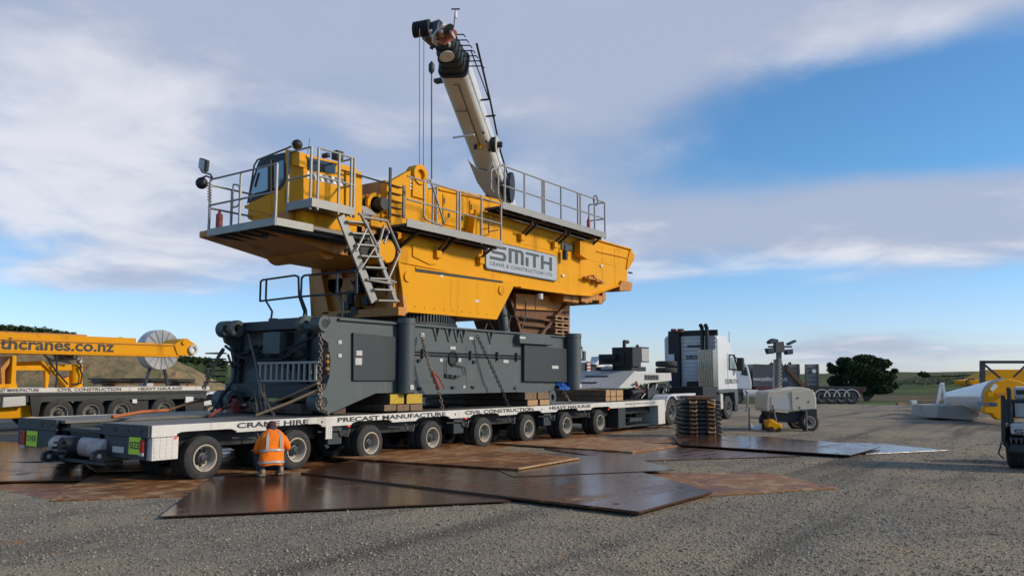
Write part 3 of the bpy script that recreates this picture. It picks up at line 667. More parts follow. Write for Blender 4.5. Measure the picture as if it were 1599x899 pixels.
# top flange + gussets
MB().box(4.4,13.9,CV-.07,CFV,tz,tz+.045).build('top_flange',GRY,cr,bev=.005)
for px in (681,700,713,722,765):
    u=S(px,530,CV)[0]; o=MB(); o.add([(u-.012,CV,tz),(u-.012,CV-.002,tz-.33),(u-.012,CV-.11,tz),(u+.012,CV,tz),(u+.012,CV-.002,tz-.33),(u+.012,CV-.11,tz)],[(0,1,2),(5,4,3),(0,3,4,1),(1,4,5,2),(2,5,3,0)])
    u2=u+.22; o.add([(u-.15,CV-.003,tz),(u+.15,CV-.003,tz),(u,CV-.003,tz-.34),(u-.15,CV-.03,tz),(u+.15,CV-.03,tz),(u,CV-.03,tz-.34)],[(0,1,2),(5,4,3),(0,3,4,1),(1,4,5,2),(2,5,3,0)])
    o.build('gusset',GRY,cr)
# vertical jack cylinders
for (xa,xb,ya,yb) in ((624.5,644,497,612),(888,902,521,608)):
    v_=CV-.16; ua,_=S(xa,550,v_); ub,_=S(xb,550,v_); zt=S((xa+xb)/2,ya,v_)[1]; zb=S((xa+xb)/2,yb,v_)[1]; c=(ua+ub)/2; r=(ub-ua)/2*.93
    MB().lathe([(0,.01),(0,r*.97),(zt-zb-.14,r),(zt-zb-.13,r*1.05),(zt-zb-.01,r*1.05),(zt-zb,r),(zt-zb,.01)],(c,v_,zb),(0,0,1),28).build('jack_cylinder',GRY,cr,smooth=40)
    MB().box(c-.06,c+.06,v_-r-.004,v_-r+.03,zb+.06,zb+.17).build('sticker',LGR,cr)
# dark doors
def panel(pxs,v_,t,name,m,bev=.01): 
    return MB().prism([S(x,y,v_) for x,y in pxs],v_,v_+t).build(name,m,cr,bev=bev)
panel([(552,519),(620,526),(623,545),(619,560),(622,585),(615,594),(552,594)],CV-.06,.055,'side_door',GRD)
panel([(819,537),(888,545),(888,597),(869,596),(866,596),(819,595)],CV-.10,.10,'side_door',GRD)
panel([(812,522),(858,524),(864,530),(864,539),(812,536)],CV-.2,.25,'valve_box',GRY,.02)
panel([(646,526),(672,528),(672,596),(646,598)],CV-.012,.01,'access_panel',GRY,.004)
panel([(728,538),(742,538),(742,596),(728,597)],CV-.008,.007,'access_panel',GRY,.004)
panel([(646,611),(846,598),(846,611),(646,616)],CV-.03,.03,'bottom_flange',GRY,.004)
# hoses seen in the round cut-out
u,z_=S(513,565,CV+.15)
o=MB()
for i in range(5): y_=535+i*12; o.tube([S3(505,y_+6,CV+.12),S3(512,y_,CV+.02),S3(515,y_+8,CV+.14)],.03,6)
o.build('hose',RUS,cr,smooth=40)
for i,y_ in enumerate((556,565,576)): q=S3(511,y_,CV+.02); MB().ball(q,.045).build('hose_cap',WDL if i!=1 else ORA,cr,smooth=60)
# stickers, pipes, little fittings
for (x,y,w,h) in ((531,534,5,6),(531,555,5,6),(561,551,9,8),(560,564,10,11),(707,543,9,5),(689,562,5,5),(718,562,4,6),(790,564,8,5),(867,573,10,5),(736,528,7,5),(725,606,3,9),(660,523,5,7),(816,527,9,4)):
    v_=CV-.013 if x<812 and not(551<x<622) else CV-.066 if x<700 else -.0 if False else CV-.105 if x>866 else CV-.205
    a1=S(x-w/2,y-h/2,v_); a2=S(x+w/2,y+h/2,v_); MB().box(a1[0],a2[0],v_-.003,v_,a2[1],a1[1]).build('sticker',LGR,cr)
pp=MB(); 
for dz in (0,.07): pp.cyl((S(645,549,CV)[0],CV-.04,S(645,549,CV)[1]-dz),(S(818,557,CV)[0],CV-.04,S(645,549,CV)[1]-dz),.014,n=6)
for px in (658,733,775,805): u=S(px,552,CV)[0]; zz_=S(645,549,CV)[1]; pp.box(u-.025,u+.025,CV-.07,CV,zz_-.15,zz_+.08)
pp.build('pipe',BLK,cr)
u,z_=S(707,560,CV); MB().lathe([(0,.01),(0,.13),(-.03,.15),(-.04,.19),(0,.2)],(u,CV-.005,z_),(0,1,0),20).build('swivel_port',BLK,cr,smooth=40)
ft=MB()
for (x,y) in ((654,563),(740,565),(655,607),(707,605),(738,605),(697,586),(704,587),(712,588),(803,606)): q=S3(x,y,CV-.02); MB().box(q.x-.05,q.x+.05,CV-.06,CV,q.z-.03,q.z+.04).build('fitting',BLK,cr)
ft=MB();ft.tube([S3(697,562,CV-.05),S3(697,588,CV-.05),S3(712,590,CV-.05),S3(720,586,CV-.05)],.013,6); ft.tube([S3(705,568,CV-.05),S3(725,573,CV-.05),S3(727,585,CV-.05)],.013,6)
ft.build('bracket_tube',BLK,cr,kind='stuff')
# slew ring with teeth
sr=MB().lathe([(0,1.0),(0,1.72),(.10,1.72),(.10,1.62),(.36,1.62),(.36,1.0)],(7.9,2.15,tz+.045),(0,0,1),64).build('slewing_ring',BLK,cr,smooth=40)
th=MB()
for i in range(110): t=2*math.pi*i/110; c,s_=math.cos(t),math.sin(t); th.bar((7.9+1.66*c,2.15+1.66*s_,tz+.15),(7.9+1.66*c,2.15+1.66*s_,tz+.36),.045,.05,up=(c,s_,0))
th.build('ring_teeth',GRD,sr,kind='stuff')
# carbody front face -----------------------------------------------
fu=CU+.42
def fe(x,y,u=fu): return E3(x,y,u)
def fbox(x0,x1,y0,y1,ua,ub,name,m,bev=.01,par=None):
    A_=E(x0,y0,ua);B_=E(x1,y1,ua); return MB().box(ua,ub,min(A_[0],B_[0]),max(A_[0],B_[0]),min(A_[1],B_[1]),max(A_[1],B_[1])).build(name,m,par or cr,bev=bev)
fbox(371,484,504,512,CU+.15,fu+.1,'front_top_beam',GRD)
fbox(352,484,598,622,CU+.15,fu,'front_bottom_beam',GRD)
fbox(411,436,519,552,fu-.35,fu-.01,'filter_box',GRY)
fbox(437,447,519,546,fu-.2,fu-.01,'filter_bracket',GRD)
for x in (365,470): fbox(x,x+7,512,600,fu-.12,fu-.005,'front_rib',GRD)
# the stowed ladder lying on its side
la=fbox(402,497,565,567,CU+.02,CU+.08,'stowed_ladder',ALU,.0); 
fbox(402,497,593,595.5,CU+.02,CU+.08,'ladder_rail',ALU,.0,la)
for i in range(11): fbox(405+i*8.6,407+i*8.6,567,593,CU+.03,CU+.07,'ladder_rung',ALU,0,la)
o=MB()
random.seed(3)
for i in range(16):
    x=random.uniform(362,480); y=random.uniform(540,570); w=random.uniform(14,40); 
    o.tube([fe(x-w/2,y-random.uniform(-8,10),fu-.05),fe(x-w/5,y+random.uniform(2,12),fu-.25),fe(x+w/5,y+random.uniform(0,10),fu-.28),fe(x+w/2,y-random.uniform(-6,12),fu-.05)],.028,6)
o.tube([fe(435,551,fu-.3),fe(465,537,fu-.25),fe(487,527,fu-.25),fe(497,520,fu-.2)],.03,6)
o.tube([fe(352,540,fu-.2),fe(372,556,fu-.3),fe(400,563,fu-.3),fe(440,560,fu-.3),fe(455,552,fu-.3)],.035,6)
for c_ in range(4): 
    q=fe(460,556,fu-.3); o.tube([q+Vector((0,.28*math.cos(t)*(1-.15*c_),.18*math.sin(t)*(1-.15*c_))) for t in [math.pi*k/8 for k in range(9)]],.022,6)
o.build('hydraulic_hose',BLK,cr,smooth=40)
o=MB()
for i in range(6): o.box(fu-.3,fu,E(372,0,fu)[0]-.1,E(360,0,fu)[0],E(370,550+i*9,fu)[1],E(370,552+i*9,fu)[1])
o.build('step_plate',GRD,cr)
# loose handrails along the front edge
ru=CU+.25
def rail(pxs,r=.024,name='handrail',m=GRD,u=ru,par=None): return MB().tube([E3(x,y,u) for x,y in pxs],r,8).build(name,m,par or cr,smooth=50)
rail([(406,470),(407,440),(410,437),(460,430),(466,432),(467,463),(475,486),(474,498)]); rail([(406,470),(467,463)]); rail([(416,437),(415,469),(425,486),(423,500)])
rail([(479,498),(478,484),(470,463),(471,434),(475,430),(554,423),(557,428),(557,458)]); rail([(470,463),(557,456)]); rail([(527,425),(526,458),(535,474),(534,495)])
fbox(419,428,497,506,ru-.06,ru+.06,'rail_socket',GRD); fbox(470,483,494,506,ru-.06,ru+.06,'rail_socket',GRD)
fbox(402,414,502,506,CU+.2,CU+.3,'front_cap',GRD);fbox(426,470,498,505,CU+.2,CU+.3,'front_cap',GRD)
# ------------------------------------------------------------------ yellow superstructure
YV=.5; YF=3.9
def yp(pxs,v0,v1,name,m=YEL,bev=.012,v=None,par=None,label=None): return MB().prism([S(x,y,v0 if v is None else v) for x,y in pxs],v0,v1).build(name,m,par or cr,bev=bev,label=label)
bp=[(6.55,5.35),(6.62,4.4),(11.1,4.40),(14.2,4.45),(15.49,4.50),(18.22,5.20),(18.26,5.74),(18.66,6.22),(18.41,6.50),(15.97,6.46),(15.9,6.36),(9.4,6.36),(9.2,5.35)]
MB().prism(bp,YV+.02,YV+.10).build('main_beam_side',YEL,cr,bev=.01)
MB().prism(bp,YF-.1,YF).build('main_beam_side',YEL,cr,bev=.01)
ip=[(6.9,5.25),(6.9,4.5),(11.1,4.5),(14.2,4.55),(15.4,4.62),(17.9,5.3),(18.0,6.2),(15.9,6.25),(9.4,6.25),(9.2,5.25)]
MB().prism(ip,YV+.1,YF-.1).build('main_beam',YEL,cr)
# weld flanges along the beam
MB().box(15.5,18.5,YV-.05,YV+.02,6.42,6.46).build('beam_flange',YEL,cr,bev=.004)
o=MB(); o.bar((11.4,YV-.01,4.40),(14.2,YV-.01,4.44),.12,.05); o.bar((14.2,YV-.01,4.44),(15.5,YV-.01,4.5),.12,.05); o.bar((15.5,YV-.01,4.5),(18.22,YV-.01,5.21),.12,.04)
o.bar((16.0,YV-.0,6.05),(18.5,YV-.0,6.1),.05,.03); o.build('weld_flange',YEL,cr)
# pentagonal lower side plate with pins
lp=[(622,409),(633,487),(776,499),(803,446),(800,440),(700,425),(648,418)]
yp(lp,YV-.03,YV+.02,'lower_side_plate',YEL)
yp([(621,392),(652,368),(700,392),(700,424),(622,409)],YV-.015,YV+.02,'upper_gusset',YEL,.004)
yp([(645,383),(652,388),(682,412),(672,413),(645,400)],YV-.05,YV-.016,'stiffener',YEL,.004)
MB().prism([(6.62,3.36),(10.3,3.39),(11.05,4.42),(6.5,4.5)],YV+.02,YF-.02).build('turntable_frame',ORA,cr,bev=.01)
for (x,y,r) in ((636,432,.13),(782,453,.13)):
    q=S3(x,y,YV-.03); MB().cyl((q.x,YV-.07,q.z),(q.x,YV-.02,q.z),r,n=24).build('pin_cap',YEL,cr,bev=.008,smooth=40)
o=MB(); a1=S3(649,418,YV-.04); a2=S3(785,438,YV-.04); o.bar(a1,a2,.03,.035); o.build('lip',YEL,cr)
o=MB(); o.bar(a1-Vector((0,.0,.06)),a2-Vector((0,.0,.035)),.012,.06); o.build('painted_shadow',BLK,cr)  # black bar added as the shadow under the lip
for u_ in (12.25,13.6,14.9,16.4,17.3):
    MB().box(u_-.006,u_+.006,YV+.012,YV+.019,4.75 if u_<15.5 else 5.0,6.3).build('weld_bead',YEL,cr)
for z_ in (4.62,5.7): MB().box(11.3,17.6,YV+.010,YV+.018,z_+(0 if z_>5 else 0),z_+.012).build('weld_bead',YEL,cr) if z_>5 else None
b=MB()
for i in range(9): b.cyl((6.95+i*.36,YV-.045,3.52),(6.95+i*.36,YV-.03,3.52),.022,n=8)
b.build('bolt_head',YEL,cr,kind='stuff')
for u_ in (8.3,9.4): MB().box(u_-.005,u_+.005,YV-.036,YV-.031,3.5,4.35).build('weld_bead',YEL,cr)
# curved front edge of turntable
fr_=6.5
fp=[E(x,y,fr_) for x,y in ((632,489),(503,493),(492,440),(487,402),(560,398),(622,405))]
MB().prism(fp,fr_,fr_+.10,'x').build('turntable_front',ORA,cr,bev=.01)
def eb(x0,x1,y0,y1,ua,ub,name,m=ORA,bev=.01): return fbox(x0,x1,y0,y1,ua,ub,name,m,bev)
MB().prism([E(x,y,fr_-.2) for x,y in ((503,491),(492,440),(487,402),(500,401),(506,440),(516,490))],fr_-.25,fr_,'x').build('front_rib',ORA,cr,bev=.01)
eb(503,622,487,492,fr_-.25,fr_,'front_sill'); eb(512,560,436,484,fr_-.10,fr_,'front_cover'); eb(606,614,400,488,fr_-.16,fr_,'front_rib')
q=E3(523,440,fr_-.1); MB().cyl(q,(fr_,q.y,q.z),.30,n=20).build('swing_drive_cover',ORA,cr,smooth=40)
o=MB()
for (x,y) in ((560,420),(575,430),(565,450),(548,478),(577,470),(560,486),(588,440)): q=E3(x,y,fr_-.1); o.box(fr_-.28,fr_-.02,q.y-.1,q.y+.1,q.z-.1,q.z+.1)
for i in range(14):
    x=random.uniform(545,600); y=random.uniform(405,455); o.tube([E3(x,y,fr_-.1),E3(x+random.uniform(-8,12),y+15,fr_-.4),E3(x+random.uniform(-10,18),y+random.uniform(20,35),fr_-.1)],.02,6)
o.tube([E3(524,400,fr_-.2),E3(528,440,fr_-.25),E3(535,480,fr_-.2)],.025,6)
o.build('slew_machinery',BLK,cr,smooth=40)
q=E3(549,475,fr_-.3); MB().cyl((fr_-.35,q.y,q.z),(fr_-.35,q.y,q.z+.32),.10,n=14).build('grease_pump',BLK,cr,smooth=40)
MB().cyl(E3(552,470,fr_-.2),E3(552,455,fr_-.2),.08,n=12).build('grease_canister',LGR,cr,smooth=40)
# dark tray with lattice below the cab
mu=5.0
o=MB(); A_=E(482,379,mu);B_=E(548,398,mu); o.box(mu,6.9,B_[0],A_[0],B_[1],A_[1]-.02); o.build('hose_tray',BLK,cr,bev=.02)
o=MB()
for i in range(16): x=478+i*4.2; y=385+random.uniform(-7,7); o.tube([E3(x,y,mu-.05),E3(x+6,y+random.uniform(-3,6),mu-.12),E3(x+14,y-2,mu-.03)],.03,6)
o.tube([E3(452,396,mu-.1),E3(470,400,mu-.1),E3(520,394,mu-.1)],.02,6); o.tube([E3(453,397,mu-.1),E3(458,388,mu-.1),E3(520,386,mu-.1)],.02,6); o.tube([E3(470,400,mu-.1),E3(458,388,mu-.1)],.02,6)
o.build('hose_bundle',GRD,cr,smooth=40)
# cab carrier arm (weathered orange with shade in its colour) under the platforms
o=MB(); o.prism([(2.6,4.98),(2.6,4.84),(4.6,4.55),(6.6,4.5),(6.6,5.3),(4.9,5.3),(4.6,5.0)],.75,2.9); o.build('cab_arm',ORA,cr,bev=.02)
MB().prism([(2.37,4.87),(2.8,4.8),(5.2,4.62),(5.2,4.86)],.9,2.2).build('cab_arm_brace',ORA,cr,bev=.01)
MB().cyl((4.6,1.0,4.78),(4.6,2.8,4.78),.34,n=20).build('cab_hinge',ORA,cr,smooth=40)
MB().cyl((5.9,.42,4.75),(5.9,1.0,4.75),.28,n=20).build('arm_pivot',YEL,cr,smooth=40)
q=E3(398,374,2.45); MB().cyl((2.9,1.0,4.72),(2.9,1.0,4.82),.08,n=12).build('work_lamp',BLK,cr)
# cab ---------------------------------------------------------------
cu=3.46
cp_=[E(x,y,cu) for x,y in ((385,322),(391,289),(405,250),(411,244),(447,236),(476,239),(476,332),(430,335))]
vn=.52
cp_=[(max(vn,p[0]),max(4.98,p[1])) for p in cp_]; cp_[-3]=(vn,cp_[-3][1]); cp_[-2]=(vn,4.98); cp_[-1]=(1.4,4.98); cp_[0]=(cp_[0][0],5.35)
cab=MB().prism(cp_,cu,5.05,'x').build('cab',YEL,cr,bev=.05)
def cw(pxs,name,m,du,t=.012): return MB().prism([E(x,y,cu) for x,y in pxs],cu-du-t,cu-du,'x').build(name,m,cab,bev=.004)
cw([(386,318),(391,290),(404,253),(411,246),(446,238),(447,280),(443,290),(436,297),(420,303)],'window_surround',BLK,.001)
cw([(391,311),(396,290),(404,262),(419,258),(419,296)],'window',SKG,.014,.006)
cw([(429,255),(444,250),(444,281),(436,292),(429,294)],'rear_side_window',GLS,.014,.006)
o=MB(); o.tube([E3(424,250,cu-.03),E3(424,333,cu-.03)],.015,6); o.build('door_post',YEL,cab)
o=MB(); o.tube([E3(404,270,cu-.03),E3(398,292,cu-.03)],.02,6); o.tube([E3(419,298,cu-.03),E3(398,303,cu-.03)],.018,6); o.build('grab_handle',BLK,cab)
cw([(383,322),(420,306),(446,296),(447,336),(430,336),(384,326)],'cab_lower_side',YEL,.002,.03)
cw([(451,258),(476,258),(476,330),(451,326)],'cab_rear_door',YEL,.004,.03)
cw([(455,236),(477,240),(477,262),(455,258)],'air_intake_hood',YEL,.003,.16)
# near face details
ny=vn
def cn(pxs,name,m,t=.02,par=None): return MB().prism([S(x,y,ny) for x,y in pxs],ny-t,ny-.001).build(name,m,par or cab,bev=.004)
cn([(479,246),(523,255),(523,272),(480,265)],'rear_window',GLD,.02)
cn([(478,243),(525,252.5),(525,256),(478,246)],'window_frame',YEL,.03)
hs=cn([(479,268),(535,279),(535,291),(479,279)],'hazard_strip',LTW,.012)
for i in range(6):
    x=484+i*9.5; MB().prism([S(x+a_,y+(x-479)*.2,ny-.012) for a_,y in ((0,268),(4.5,268.9),(8.5,279.8),(4,279))],ny-.018,ny-.0125).build('hazard_bar',LTG,hs)
cn([(538,266),(563,270),(563,352),(538,350)],'equipment_cover',YEL,.05)
MB().box(5.05,5.25,.9,2.4,5.0,6.3).build('cab_back_cover',YEL,cab,bev=.03)
o=MB()
for i in range(7): o.tube([(5.15+i*.06,.6,5.35+.04*i),(5.2+i*.06,.5,5.55),(5.32+i*.04,.75,5.75)],.03,6)
o.build('cable_loop',LGR,cab)
# roof things
def ru_(pxs,r,m=BLK,name='roof_rail',u=cu): return MB().tube([E3(x,y,u) for x,y in pxs],r,6).build(name,m,cab,smooth=50)
ru_([(391,295),(397,258),(402,250),(450,231),(456,228)],.022,GAL)
q=E3(464,226,cu+.2); MB().ball(q,.12,12,8,(1,1,.95)).build('beacon',BLK,cab,smooth=60)
for (x,y,s_) in ((509,243,.05),(527,243,.10)): q=S3(x,y,.7); MB().box(q.x-s_,q.x+s_,.6,.8,q.z-s_,q.z+s_).build('roof_lamp',BLK,cab,bev=.02)
q=S3(480,240,.8); MB().cyl(q,S3(484,217,.8),.006,n=5).build('antenna',BLK,cab)
# platforms -----------------------------------------------------------
P1u=2.37; P1z=4.87
pl=MB(); pl.box(P1u,5.0,0.0,2.2,P1z-.05,P1z+.02); pl=pl.build('cab_platform',GAL,cr)
o=MB(); o.box(P1u-.03,P1u,-.02,2.22,P1z-.11,P1z+.045); o.box(P1u,3.3,-.03,0,P1z-.11,P1z+.045); o.build('platform_edge',ALU,pl,bev=.004)
o=MB()
for i in range(6): o.box(P1u+.1,5.0,.2+i*.37,.26+i*.37,P1z-.12,P1z-.055)
o.build('platform_joist',GRD,pl)
def railing(pts,z0,h,posts,parent,mid=.5,r=.022,m=ALU):
    for zz_ in (z0+h,z0+h*mid): MB().tube([(p[0],p[1],zz_) for p in pts],r,8).build('handrail',m,parent,smooth=50)
    for p in posts: MB().box(p[0]-.022,p[0]+.022,p[1]-.022,p[1]+.022,z0-.12,z0+h).build('post',m,parent,bev=.004)
railing([(P1u,2.2),(P1u,0.0)],P1z,1.12,[(P1u,0),(P1u,1.15),(P1u,2.2)],pl)
railing([(P1u,2.2),(P1u+1.1,2.22)],P1z,1.0,[(P1u+.55,2.22)],pl)
o=MB(); o.tube([E3(x,y,P1u+.3) for x,y in ((364,290),(365,288),(372,289),(374,294),(374,316),(371,322),(364,324),(364,290))],.018,6); o.build('gate_loop',ALU,pl,smooth=50)
# mirror, coil cable, lamp, extinguisher at far corner
o=MB(); o.tube([E3(332,278,P1u),E3(328,272,P1u),E3(316,269,P1u),E3(312,262,P1u)],.018,6); o.tube([E3(332,279,P1u),E3(322,275,P1u),E3(315,278,P1u)],.02,6); o.build('mirror_arm',BLK,pl)
MB().prism([E(x,y,P1u) for x,y in ((313,247),(322,251),(320,266),(318,267),(311,262))],P1u-.03,P1u+.03,'x').build('mirror',LGR,pl,bev=.01)
MB().prism([E(x,y,P1u-.035) for x,y in ((312,246),(323,250),(321,267),(318,268),(310,263))],P1u-.028,P1u+.04,'x').build('mirror_shell',BLK,pl,bev=.01)
MB().ball(E3(315,286,P1u),.13,12,8).build('work_lamp',BLK,pl,smooth=60)
o=MB(); 
c=[E3(327+3*math.cos(i*.9),284+i*.62,P1u+.05*math.sin(i*.9)) for i in range(50)]; o.tube(c,.010,5); o.build('coiled_cable',ALU,pl)
fx=E3(343,329,P1u+.12); MB().lathe([(0,.01),(0,.07),(.33,.07),(.38,.03),(.45,.03),(.45,.01)],(fx.x,fx.y,P1z+.02),(0,0,1),14).build('fire_extinguisher',RED,pl,smooth=40)
# second platform round the near corner
P2u=3.27; P2z=5.36
p2=MB(); p2.box(P2u,4.42,.0,.8,P2z-.06,P2z); p2=p2.build('side_platform',GAL,cr)
o=MB(); o.box(P2u-.02,4.44,-.02,0.0,P2z-.07,P2z+.11); o.box(P2u-.02,P2u,0.001,.82,P2z-.07,P2z+.11); o.build('toe_board',ALU,p2,bev=.004)
railing([(P2u,.78),(P2u,0.06)],P2z,1.2,[(P2u,.78),(P2u,.06)],p2); railing([(P2u+.14,0),(4.42,0)],P2z,1.2,[(P2u+.14,0),(3.98,0),(4.42,0),(4.33,.0)],p2)
railing([(4.42,0),(4.42,.5)],P2z,1.2,[],p2)
o=MB(); o.tube([(4.42,.4,P2z+1.0),(6.1,.45,P2z+1.0)],.02,6); o.build('cable',BLK,p2)
o=MB(); o.box(3.3,5.4,.75,1.4,P2z-.3,P2z-.07); o.build('platform_support',ORA,p2)
random.seed(31); b=MB()
for i in range(18):
    x=random.uniform(600,628); y=random.uniform(378,440); q=S3(x,y,.9); b.tube([q,q+Vector((random.uniform(-.15,.2),.1,-.18)),q+Vector((random.uniform(-.2,.1),.0,-.4))],.028,6)
b.build('valve_hose',BLK,cr,kind='stuff',smooth=40)
for (x,y,w,h) in ((606,372,.22,.16),(614,392,.16,.2),(598,366,.2,.12)): q=S3(x,y,.75); MB().box(q.x-w,q.x+w,.62,1.1,q.z-h,q.z+h).build('valve_block',BLK,cr,bev=.02)
for (x,y) in ((690,430),(745,470),(880,430),(940,415)): 
    q=S3(x,y,YV-.034); MB().box(q.x-.06,q.x+.06,YV-.036,YV-.031 if x<800 else YV+.019,q.z-.035,q.z+.035).build('warning_decal',LTW,cr)
# stair ladder ---------------------------------------------------------
sv=.0
A0,A1=S3(532,336,sv),S3(584,471,sv); B0,B1=S3(561,334,sv),S3(619,472,sv)
A0,A1=Vector((4.05,sv,5.22)),S3(584,471,sv); 
off=(S3(619,472,sv)-A1); 
st=MB(); st.bar(A0,A1,.05,.20,up=(1,0,0)); 
A0b=A0+off*.95+Vector((0,0,.02))
st=st.build('stair',ALU,cr,bev=.004); MB().bar(A0b,A1+off,.05,.10,up=(1,0,0)).build('stair_rail',ALU,st,bev=.004)
for i in range(8):
    t=.06+i*.132; p=A0.lerp(A1,t); q=(A0b).lerp(A1+off,t); MB().bar(p+Vector((.05,0,0)),q,.24,.035).build('stair_step',ALU,st,bev=.004)
def sp(pxs,v,r=.024,name='stair_handrail',m=ALU): return MB().tube([S3(x,y,v) for x,y in pxs],r,8).build(name,m,st,smooth=50)
sp([(560,334),(563,334),(592,390),(591,394)],-.12,.032); sp([(567,339),(600,344),(604,345),(625,394)],-.05,.032); sp([(575,352),(556,392)],-.1,.03); sp([(594,374),(560,425)],-.12,.02); sp([(600,352),(590,388)],.0,.03); sp([(624,395),(606,437),(618,441)],.1,.03); sp([(572,436),(612,443)],-.06,.03)
sp([(597,356),(608,360),(600,380)],.05,.03)
# winch ---------------------------------------------------------------
def drum(x,y,v0,v1,r,rf,u=None):
    u_,z_=S(x,y,v0) if u is None else u
    MB().cyl((u_,v0,z_),(u_,v1,z_),r,n=28).build('winch_drum',BLK,cr,smooth=40)
    for w in (v0,v1-.08): MB().lathe([(0,.05),(0,rf),(.08,rf),(.08,.05)],(u_,w,z_),(0,1,0),32).build('drum_flange',YEL,cr,smooth=40)
    g_=MB()
    for i in range(14): g_.lathe([(0,r+.002),(.02,r+.03),(.045,r+.002)],(u_,v0+.1+i*(v1-v0-.2)/14,z_),(0,1,0),28)
    g_.build('wire_rope',GRD,cr,smooth=60)
_w=S(588,320,.7); drum(0,0,.70,1.05,.20,.29,_w); drum(0,0,1.15,2.6,.22,.30,_w); MB().cyl((_w[0],.42,_w[1]),(_w[0],.70,_w[1]),.15,n=20).build('winch_motor',BLK,cr,smooth=40); MB().box(_w[0]-.25,_w[0]+.35,.62,.69,_w[1]-.55,_w[1]-.2).build('winch_bracket',YEL,cr,bev=.02); MB().box(5.3,6.5,.75,3.2,4.75,5.2).build('winch_deck',YEL,cr,bev=.03)
yp([(604,287),(637,268),(645,266),(652,262),(664,265),(668,276),(668,352),(640,352),(604,352)],.75,.95,'winch_tower',YEL)
MB().box(6.75,7.6,.95,3.3,5.2,6.3).build('winch_housing',YEL,cr,bev=.03)
u_,z_=S(656,273,.7); ring((u_,.66,z_),(0,1,0),.26,.14,.3,'lifting_eye',YEL,cr)
MB().prism([(u_-.26,z_),(u_-.26,z_-.6),(u_+.26,z_-.6),(u_+.26,z_),(u_+.18,z_-.16),(u_,z_-.25),(u_-.18,z_-.16)],.7,.9).build('lifting_lug',YEL,cr,bev=.01)
q=S3(645,277,.74); o=MB()
for i in range(4):o.box(q.x-.12,q.x+.16,.735,.748,q.z-.05-i*.09,q.z-.01-i*.09)
o.build('data_plate',LTW,cr)
o=MB(); o.cyl(S3(634,268,.9),S3(634,300,.9),.05,n=8); o.box(S(600,285,1)[0],S(640,285,1)[0],.97,3.0,6.2,6.62); o.build('sheave_block',ORA,cr,bev=.02)
# grey step box beside the tower
def gb(x0,x1,y0,y1,v0,v1,name,m,bev=.005): a1=S(x0,y0,v0);a2=S(x1,y1,v0); return MB().box(a1[0],a2[0],v0,v1,a2[1],a1[1]).build(name,m,cr,bev=bev)
gb(609,611,261,340,.4,.44,'step_box_post',GRD); gb(630,633,289,341,.4,.44,'step_box_post',GAL)
for y in (288,300,312,322,333): gb(612,631,y,y+5,.4,.6,'step_box_tread',GAL)
# engine hood
hv=.85
yp([(668,296),(684,294),(690,291),(780,313),(790,322),(790,375),(668,350)],hv,3.4,'engine_hood',YEL,.03)
yp([(683,293),(690,290),(781,312),(781,317),(688,297)],hv-.05,3.45,'hood_lid',YEL,.01)
for (xa,xb) in ((678,688),(691,711),(713,731),(733,758)):
    dy=lambda x:(x-690)*.235
    d_=MB().prism([S(x,y,hv) for x,y in ((xa,303+dy(xa)),(xb,303+dy(xb)),(xb,350+dy(xb)*.9),(xa,350+dy(xa)*.9))],hv-.03,hv-.002).build('hood_door',YEL,cr,bev=.008)
    xm=(xa+xb)/2; q=S3(xm,333+dy(xm),hv-.035); MB().prism([(q.x-.04,q.z-.07),(q.x+.04,q.z-.06),(q.x+.05,q.z+.04),(q.x,q.z+.07),(q.x-.05,q.z+.03)],hv-.037,hv-.031).build('door_latch',BLK,d_)
    q=S3(xa+3,312+dy(xa),hv-.035); MB().box(q.x-.02,q.x+.02,hv-.04,hv-.03,q.z-.1,q.z+.05).build('door_slot',BLK,d_)
# walkways ----------------------------------------------------------
WV=-.1
def walkway(u0,u1,zf,posts,label=None,v1=.5,gate=False):
    w=MB().box(u0,u1,WV,v1,zf-.05,zf-.01).build('walkway',GAL,cr,label=label)
    MB().box(u0-.02,u1+.02,WV-.03,WV-.001,zf-.10,zf+.09).build('toe_board',ALU,w,bev=.004)
    MB().box(u0,u1,WV+.15,WV+.2,zf-.14,zf-.052).box(u0,u1,WV+.45,WV+.5,zf-.14,zf-.052).build('walkway_beam',BLK,w)
    n=int((u1-u0)/.12); g_=MB()
    for i in range(n): g_.box(u0+i*.12,u0+i*.12+.02,WV+.002,v1,zf-.085,zf-.053)
    g_.build('grating_bar',BLK,w,kind='stuff')
    railing([(u0,WV),(u1,WV)],zf,1.1,[(p,WV) for p in posts],w)
    return w
w1=walkway(9.75,15.52,6.46,[S(x,300,WV)[0] for x in (788,819,847,850,876,902,906,928,)]+[15.5])
railing([(15.5,WV),(15.5,.5)],6.46,1.1,[(15.5,.5)],w1)
w2=walkway(6.0,9.72,5.38,[S(x,320,WV)[0] for x in (714,718,752)]+[9.70])
o=MB(); o.tube([S3(x,y,WV) for x,y in ((690,352),(665,343),(662,338),(662,286),(665,281),(672,281),(694,349))],.026,8); o.build('gate_loop',ALU,w2,smooth=50)
MB().box(S(677,300,WV)[0]-.02,S(677,300,WV)[0]+.02,WV,WV+.04,5.3,6.45).box(S(683,300,WV)[0]-.02,S(683,300,WV)[0]+.02,WV,WV+.04,5.3,6.45).build('post',ALU,w2)
o=MB(); o.tube([S3(x,y,WV+.02) for x,y in ((787,318),(780,312),(778,305),(778,264),(781,258),(787,257))],.026,8); o.tube([S3(x,y,.5) for x,y in ((771,300),(767,295),(767,267),(770,264),(777,264))],.026,8); o.build('gate_loop',ALU,w1,smooth=50)
